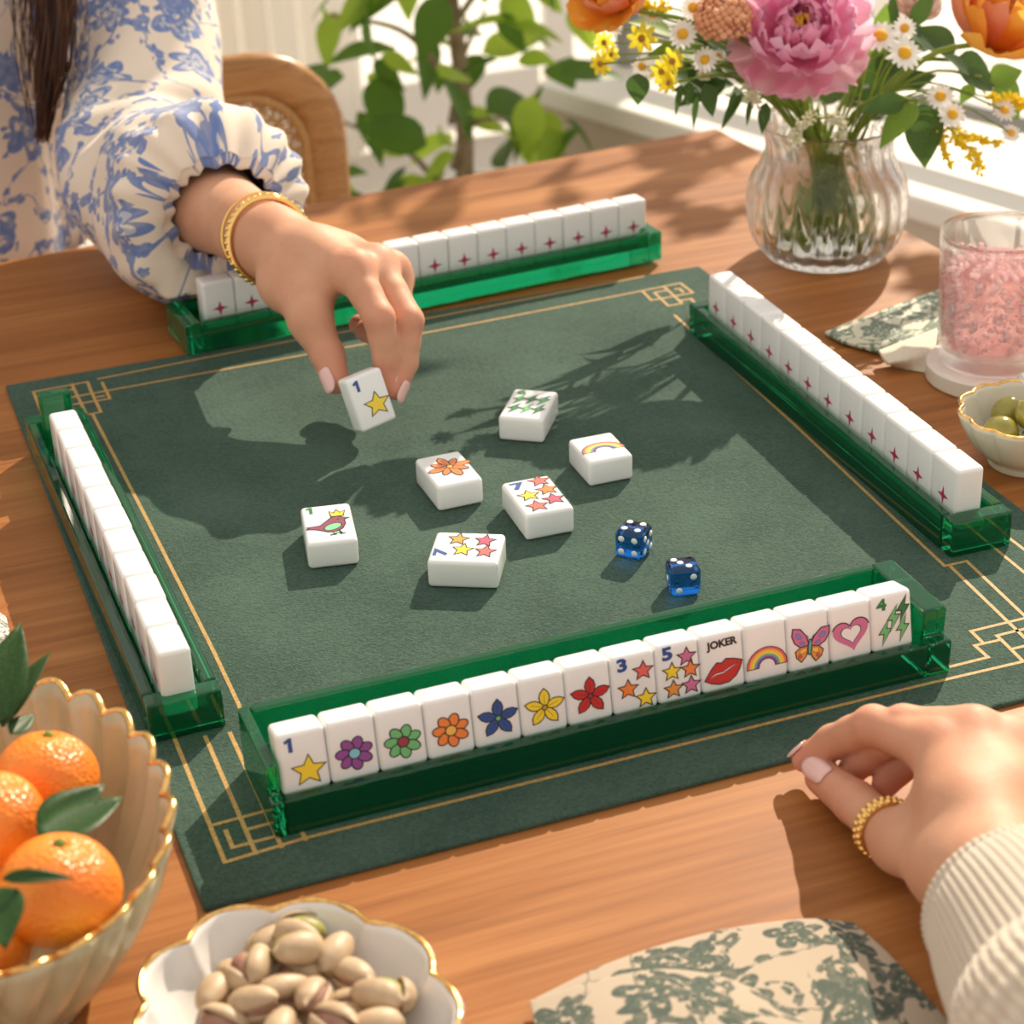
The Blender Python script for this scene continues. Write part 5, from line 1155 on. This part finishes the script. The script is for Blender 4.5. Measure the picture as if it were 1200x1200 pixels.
# torso, neck and head at a coarser step
HD = Vector((-.285, .80, .47))
SHR, SHL = Vector((-.085, .785, .255)), Vector((-.47, .80, .255))
def f_body(P):
    d = cap(P, (-.29, .82, -.20), (-.29, .81, .20), .115, .125, ((0, 1, 0), 1.25)); d = smin(d, cap(P, (-.165, .80, .25), (-.42, .80, .25), .05, .05), .05); d = smin(d, cap(P, (-.287, .80, .26), (-.285, .79, .36), .052, .046), .03)
    d = smin(d, cap(P, (-.285, .79, .45), (-.285, .80, .50), .072, .078), .03); d = smin(d, cap(P, (-.285, .735, .42), (-.285, .745, .45), .035, .04), .04); d = smin(d, cap(P, (-.285, .722, .445), (-.285, .712, .43), .008, .011), .012)
    for s in (-1, 1): d = smin(d, cap(P, (-.285+s*.078, .80, .44), (-.285+s*.08, .805, .47), .008, .010), .01)
    d = smin(d, cap(P, (-.125, .79, .25), (-.095, .72, .165), .036, .034), .03); d = smin(d, cap(P, (-.095, .72, .165), tuple(ELB), .034, .033), .02); d = smin(d, cap(P, (-.43, .80, .25), (-.52, .73, .03), .040, .034), .03); d = smin(d, cap(P, (-.52, .73, .03), (-.445, .62, .032), .034, .028), .02)
    for s in (-1, 1): d = smin(d, cap(P, (-.29+s*.075, .82, -.22), (-.27+s*.09, .42, -.21), .075, .055), .04); d = smin(d, cap(P, (-.27+s*.09, .42, -.21), (-.27+s*.09, .44, -.66), .055, .04), .03)
    return d
V2, F2 = surface_nets(f_body, (-.64, .34, -.71), (-.02, 1.0, .62), .011); V2 = relax(V2, F2, 2, .4)
WL_ = np.array((-.425, .565, .030)); fd = np.array((.22, -.975, 0.)); sd = np.array((.975, .22, 0.))
def lj(a, s, z): return tuple(WL_*np.array((1, 1, 0))+fd*a+sd*s+np.array((0, 0, z)))
JL = [[lj(.045, .034, .024), lj(.075, .046, .018), lj(.100, .050, .012)]]+[[lj(.084-k*.003*k, .027-.0175*k, .032-.001*k), lj(.122-.006*abs(k-1), .030-.020*k, .033), lj(.146-.008*abs(k-1), .031-.0215*k, .021), lj(.162-.010*abs(k-1), .032-.0225*k, .0115)] for k in range(4)]
RL = [(.0125, .0105, .0085)]+[(.0115, .0098, .0084, .0068)]*3+[(.0100, .0084, .0074, .0062)]
pl = [(tuple(WL_), c[0], .0185, .0122) for c in JL[1:]]+[(tuple(WL_), JL[0][0], .017, .0145), (JL[1][0], JL[4][0], .0105, .0100)]
V3, F3 = surface_nets(hand_sdf(JL, RL, pl, None, [(tuple(WL_), (-.455, .66, .030), .023, .030, .012)]), (-.53, .38, .003), (-.33, .66, .066), .0024); V3 = relax(V3, F3, 2, .4)
woman = empty('person', (-.29, .82, FLOOR)); tag(woman, 'person in a blue floral blouse reaching over the table with a tile between the fingers', 'person')
wl = np.array(woman.location)
wbody = link('body', mesh('body', np.vstack([V1, V2, V3])-wl, np.vstack([F1, F2+len(V1), F3+len(V1)+len(V2)]), m_skin), woman); blush(wbody.data, np.vstack([V1, V2, V3]), [c[-1] for c in J1], [c[1] for c in J1[1:]]+[c[0] for c in J1[1:]]+[J1[0][1]])
nails_for(woman, [(T1[2], T1[3], .0094, Vector((-.75, -.35, .35)), .0170, .0115, .0060), (I1[2], I1[3], .0075, Vector((.75, -.55, .25)), .0150, .0098, .0065), (M1[2], M1[3], .0078, Vector((.7, -.5, .3)), .0150, .0095, .0065)], wbody)
# held tile
hc = on_z(430, 468, .0400); u_ = Vector((.0245, .004, -.0035)); v_ = Vector((-.0065, .010, .035)); y_ = v_.cross(u_).normalized()*-1
P = Print(); P.text('1', -6, 11, 7, 'blue', .0, 1.2); p_star(P, 2.2, -3.5, 7.2, 'yellow')
ht = tile('white tile with a blue one and a yellow star held between the fingertips', P, .0265, .0360, .0150, hc); align(ht, u_, v_, hc - v_.normalized().cross(u_.normalized())*0)
# bracelets
FD = (Vector(WR1)-CUF).normalized(); B0 = Vector(WR1)-FD*.004
band('bracelet', B0, FD+Vector((.05, 0, .22)), .0300, 1, 'gold chain bracelet of rounded links next to the hand', 'bracelet', bead=.0021, nb=40)
band('bracelet', B0-FD*.009+Vector((0, 0, .001)), FD+Vector((-.02, 0, .30)), .0305, 1, 'thin smooth gold bangle worn above the chain bracelet', 'bracelet', bead=.0010, nb=1)

# face
m_eyew = plain('eye_white', (.80, .78, .75), .2); m_iris = plain('brown_iris', (.07, .035, .015), .15); m_lip = plain('lips', (.48, .15, .13), .4); m_brow = plain('eyebrow', (.05, .025, .015), .7)
def face():
    sv, sf = lathe([(math.sin(PI*k/10)+1e-4, -math.cos(PI*k/10)) for k in range(11)], 16)
    def blob(name, c, s, m): link(name, mesh(name, [(v[0]*s[0]+c[0]-wl[0], v[1]*s[1]+c[1]-wl[1], v[2]*s[2]+c[2]-wl[2]) for v in sv], sf, m), wbody)
    def front(x, z):                              # where the face surface lies
        ys = np.linspace(.62, .80, 240); d = f_body(np.stack([np.full(240, x), ys, np.full(240, z)], 1).astype(np.float32)); return float(ys[np.argmax(d < 0)])
    for s in (-1, 1):
        x = -.285+s*.030; y = front(x, .462); blob('eye', (x, y+.004, .462), (.0125, .006, .0058), m_eyew); blob('iris', (x, y-.0005, .462), (.0052, .0025, .0052), m_iris); blob('eyebrow', (x, front(x, .480)+.0005, .480), (.017, .003, .0025), m_brow)
    y = front(-.285, .402); blob('upper_lip', (-.285, y+.001, .4035), (.020, .005, .0036), m_lip); blob('lower_lip', (-.285, y+.001, .3985), (.018, .0055, .0042), m_lip)
face()

# ---- blouse
m_blouse = floral('blue_toile_cotton', (.80, .68, .56), (.13, .205, .46), (.46, .48, .56), .064, True, .4, 1400, True, .85, 1.0)
def sm(x, a, b): t = max(0., min(1., (x-a)/(b-a))); return t*t*(3-2*t)
CE = Vector(WR1)+(ELB-Vector(WR1))*.36           # where the elastic grips the forearm
sp = spline([SHR+Vector((-.03, .02, .03)), SHR+Vector((.010, -.02, -.03)), Vector((-.070, .715, .160)), Vector((-.090, .640, .098)), Vector((-.108, .570, .074)), Vector((-.096, .495, .074)), CE+Vector((0, .012, .0)), CE-(ELB-CE).normalized()*.010], 110)
def srad(s):
    base = .070-.006*sm(s, .0, .25)+.004*sm(s, .35, .55)+.008*sm(s, .6, .8)
    return base*(1-sm(s, .84, .945)) + (.037+.009*sm(s, .955, 1.))*sm(s, .84, .945)
sr = [srad(i/109) for i in range(110)]
def sfold(th, s, i):
    g = sm(s, .72, .93); q = math.sin(17*th+1.3*math.sin(3*th))*.5+.5
    f = 1 + g*.10*(q-.6)*(1-.35*sm(s, .95, 1)) + .045*math.sin(2*th+s*13)*(1-g) + .03*math.sin(5*th-s*22)*(1-g) + .025*math.sin(3*th+s*30)*sm(s, .3, .6)*(1-g)
    f += .030*math.sin(s*60+2*math.sin(th*2))*sm(s, .35, .5)*(1-sm(s, .6, .75))
    return f
fr0 = [Vector(p) for p in sp]
for i, p in enumerate(fr0):
    low = p.z-sr[i]*.98
    if p.y < .70 and low < .0025: p.z += .0025-low if i > 60 else 0
sv_ = sleeve('sleeve', fr0, sr, 150, m_blouse, sfold, woman)
# keep the cloth above the table top
for vtx in sv_.data.vertices:
    g = vtx.co+woman.location
    if g.z < .003 and g.y < .665: vtx.co.z = .003-woman.location.z
    if g.y < .445 and g.z < .034: vtx.co.z = .034-woman.location.z
# bodice
def bodice():
    V, F, uv, n, m = [], [], [], 120, 46
    for j in range(m):
        z = -.24+.53*j/(m-1); t = j/(m-1); rx = .150+.02*math.sin(t*3.0)-.05*sm(t, .88, 1.)+.03*(1-sm(t, 0, .25)); ry = .112+.012*math.sin(t*3)-.04*sm(t, .85, 1.)+.02*(1-sm(t, 0, .25))
        for i in range(n+1):
            a = 2*PI*i/n; f = 1+.018*math.sin(7*a+t*5)+.022*math.sin(11*a-t*4)*(1-t)+.012*math.sin(23*a)*sm(t, .8, 1.)
            V.append((-.295+rx*f*math.cos(a)-wl[0], .815+ry*f*math.sin(a)-wl[1], z-wl[2])); uv.append((a*.15, z))
    for j in range(m-1):
        for i in range(n): F.append((j*(n+1)+i, j*(n+1)+i+1, (j+1)*(n+1)+i+1, (j+1)*(n+1)+i))
    link('bodice', mesh('bodice', V, F, m_blouse, True, None, uv), woman)
    # loose hem of the blouse spreading over her lap
    V, F, uv = [], [], []
    for j in range(16):
        t = j/15
        for i in range(70):
            s = i/69; a = -2.6+2.9*s; r = .16+.13*t; V.append((-.285+r*1.0*math.cos(a)-wl[0], .80+r*.72*math.sin(a)-wl[1], -.035-.115*t**1.5+.012*math.sin(s*31)*t+.015*math.sin(s*9+2*t)*t-wl[2])); uv.append((s*.5, t*.16))
    for j in range(15):
        for i in range(69): F.append((j*70+i, j*70+i+1, (j+1)*70+i+1, (j+1)*70+i))
    link('blouse_hem', mesh('blouse_hem', V, F, m_blouse, True, None, uv), woman)
    sl = [Vector(p) for p in spline([SHL+Vector((0, 0, .02)), SHL+Vector((-.05, -.03, -.08)), Vector((-.525, .715, .078)), Vector((-.47, .635, .076))], 40)]
    sleeve('sleeve', sl, [(.066+.008*math.sin(i/39*PI))*(1-.48*sm(i/39, .82, 1)) for i in range(40)], 120, m_blouse, lambda th, s, i: 1+.03*math.sin(5*th+s*9)+.06*sm(s, .7, 1)*math.sin(17*th), woman)
bodice()
def yoke():
    def f(P):
        d = cap(P, (-.135, .795, .245), (-.445, .80, .245), .072, .072); d = smin(d, cap(P, (-.29, .815, .05), (-.29, .81, .22), .128, .132, ((0, 1, 0), 1.22)), .05)
        d = np.maximum(d, .12-P[:, 2]); return np.maximum(d, -cap(P, (-.287, .765, .27), (-.285, .74, .45), .066, .10))
    V, F = surface_nets(f, (-.56, .64, .10), (-.03, .96, .36), .007); V = relax(V, F, 3); uv = np.stack([V[:, 0], V[:, 2]+.6*(V[:, 1]-.8)], 1)
    link('blouse_yoke', mesh('blouse_yoke', V-wl, F, m_blouse, True, None, uv), woman)
yoke()
# hair: cap plus a long lock falling over the shoulder
thr = Mt('dark_brown_hair', (.055, .022, .012), .38); v = thr.coord('Object', (60, 60, 3)); thr.set('Base Color', thr.mix(thr.noise(v, 2., 3).step(.3, .7), (.030, .011, .006), (.12, .045, .02))); m_hair = thr.m
def hair():
    V, F = [], []; rh = random.Random(2); root = woman.location
    A = on_y(52, -40, .66); tipc = on_y(57, 168, .655)
    for k in range(300):
        u, w = rh.gauss(0, .42), rh.gauss(0, .42); e = rh.uniform(.55, 1.0)
        def at(px, py, y): return on_y(px, py, y)
        wob = rh.uniform(0, 6); P_ = []
        for i in range(12):
            t = i/11*e; py = -80+250*t; cx = 54+8*math.sin(t*3.2+.6)+3*math.sin(t*9+wob); wd = (31*(1-.25*t)*(1-.62*sm(t, .6, 1.02)))
            q = at(cx+u*wd, py, .668-.028*math.cos(u*1.4)*(1-.4*t)+w*.012); P_.append(q-root)
        tube(P_, [.0011*(1-.6*(i/11)) for i in range(12)], 4, True, V, F)
    for k in range(26):                                       # fly-away strands beside the lock
        u = rh.uniform(1., 1.9)*rh.choice((-1, 1, 1)); e = rh.uniform(.4, .8); P_ = [on_y(54+u*26*(1-.3*i/9*e)+6*math.sin(i*.8+k), -80+250*i/9*e, .66)-root for i in range(10)]; tube(P_, [.0006*(1-.6*i/9) for i in range(10)], 4, True, V, F)
    def shell(P): return np.maximum(cap(P, (-.285, .805, .46), (-.285, .81, .51), .092, .094), -cap(P, (-.285, .70, .40), (-.285, .735, .47), .07, .055))
    Vh, Fh = surface_nets(shell, (-.40, .66, .33), (-.17, .93, .63), .008); o = len(V); V += [Vector(q)-root for q in relax(Vh, Fh, 3)]; F += [tuple(o+int(i) for i in f) for f in Fh]
    for k in range(60):                                       # back and shoulder length
        a = rh.uniform(-.4, PI+.4); b = Vector((-.285+.085*math.cos(a), .81+.07*math.sin(a), .46)); e = Vector((-.285+.12*math.cos(a), .84+.10*math.sin(a), .12+rh.uniform(-.06, .06)))
        tube([b-root, b.lerp(e, .5)+Vector((0, .03, 0))-root, e-root], [.012, .012, .003], 6, True, V, F)
    link('hair', mesh('hair', V, F, m_hair), woman)
hair()
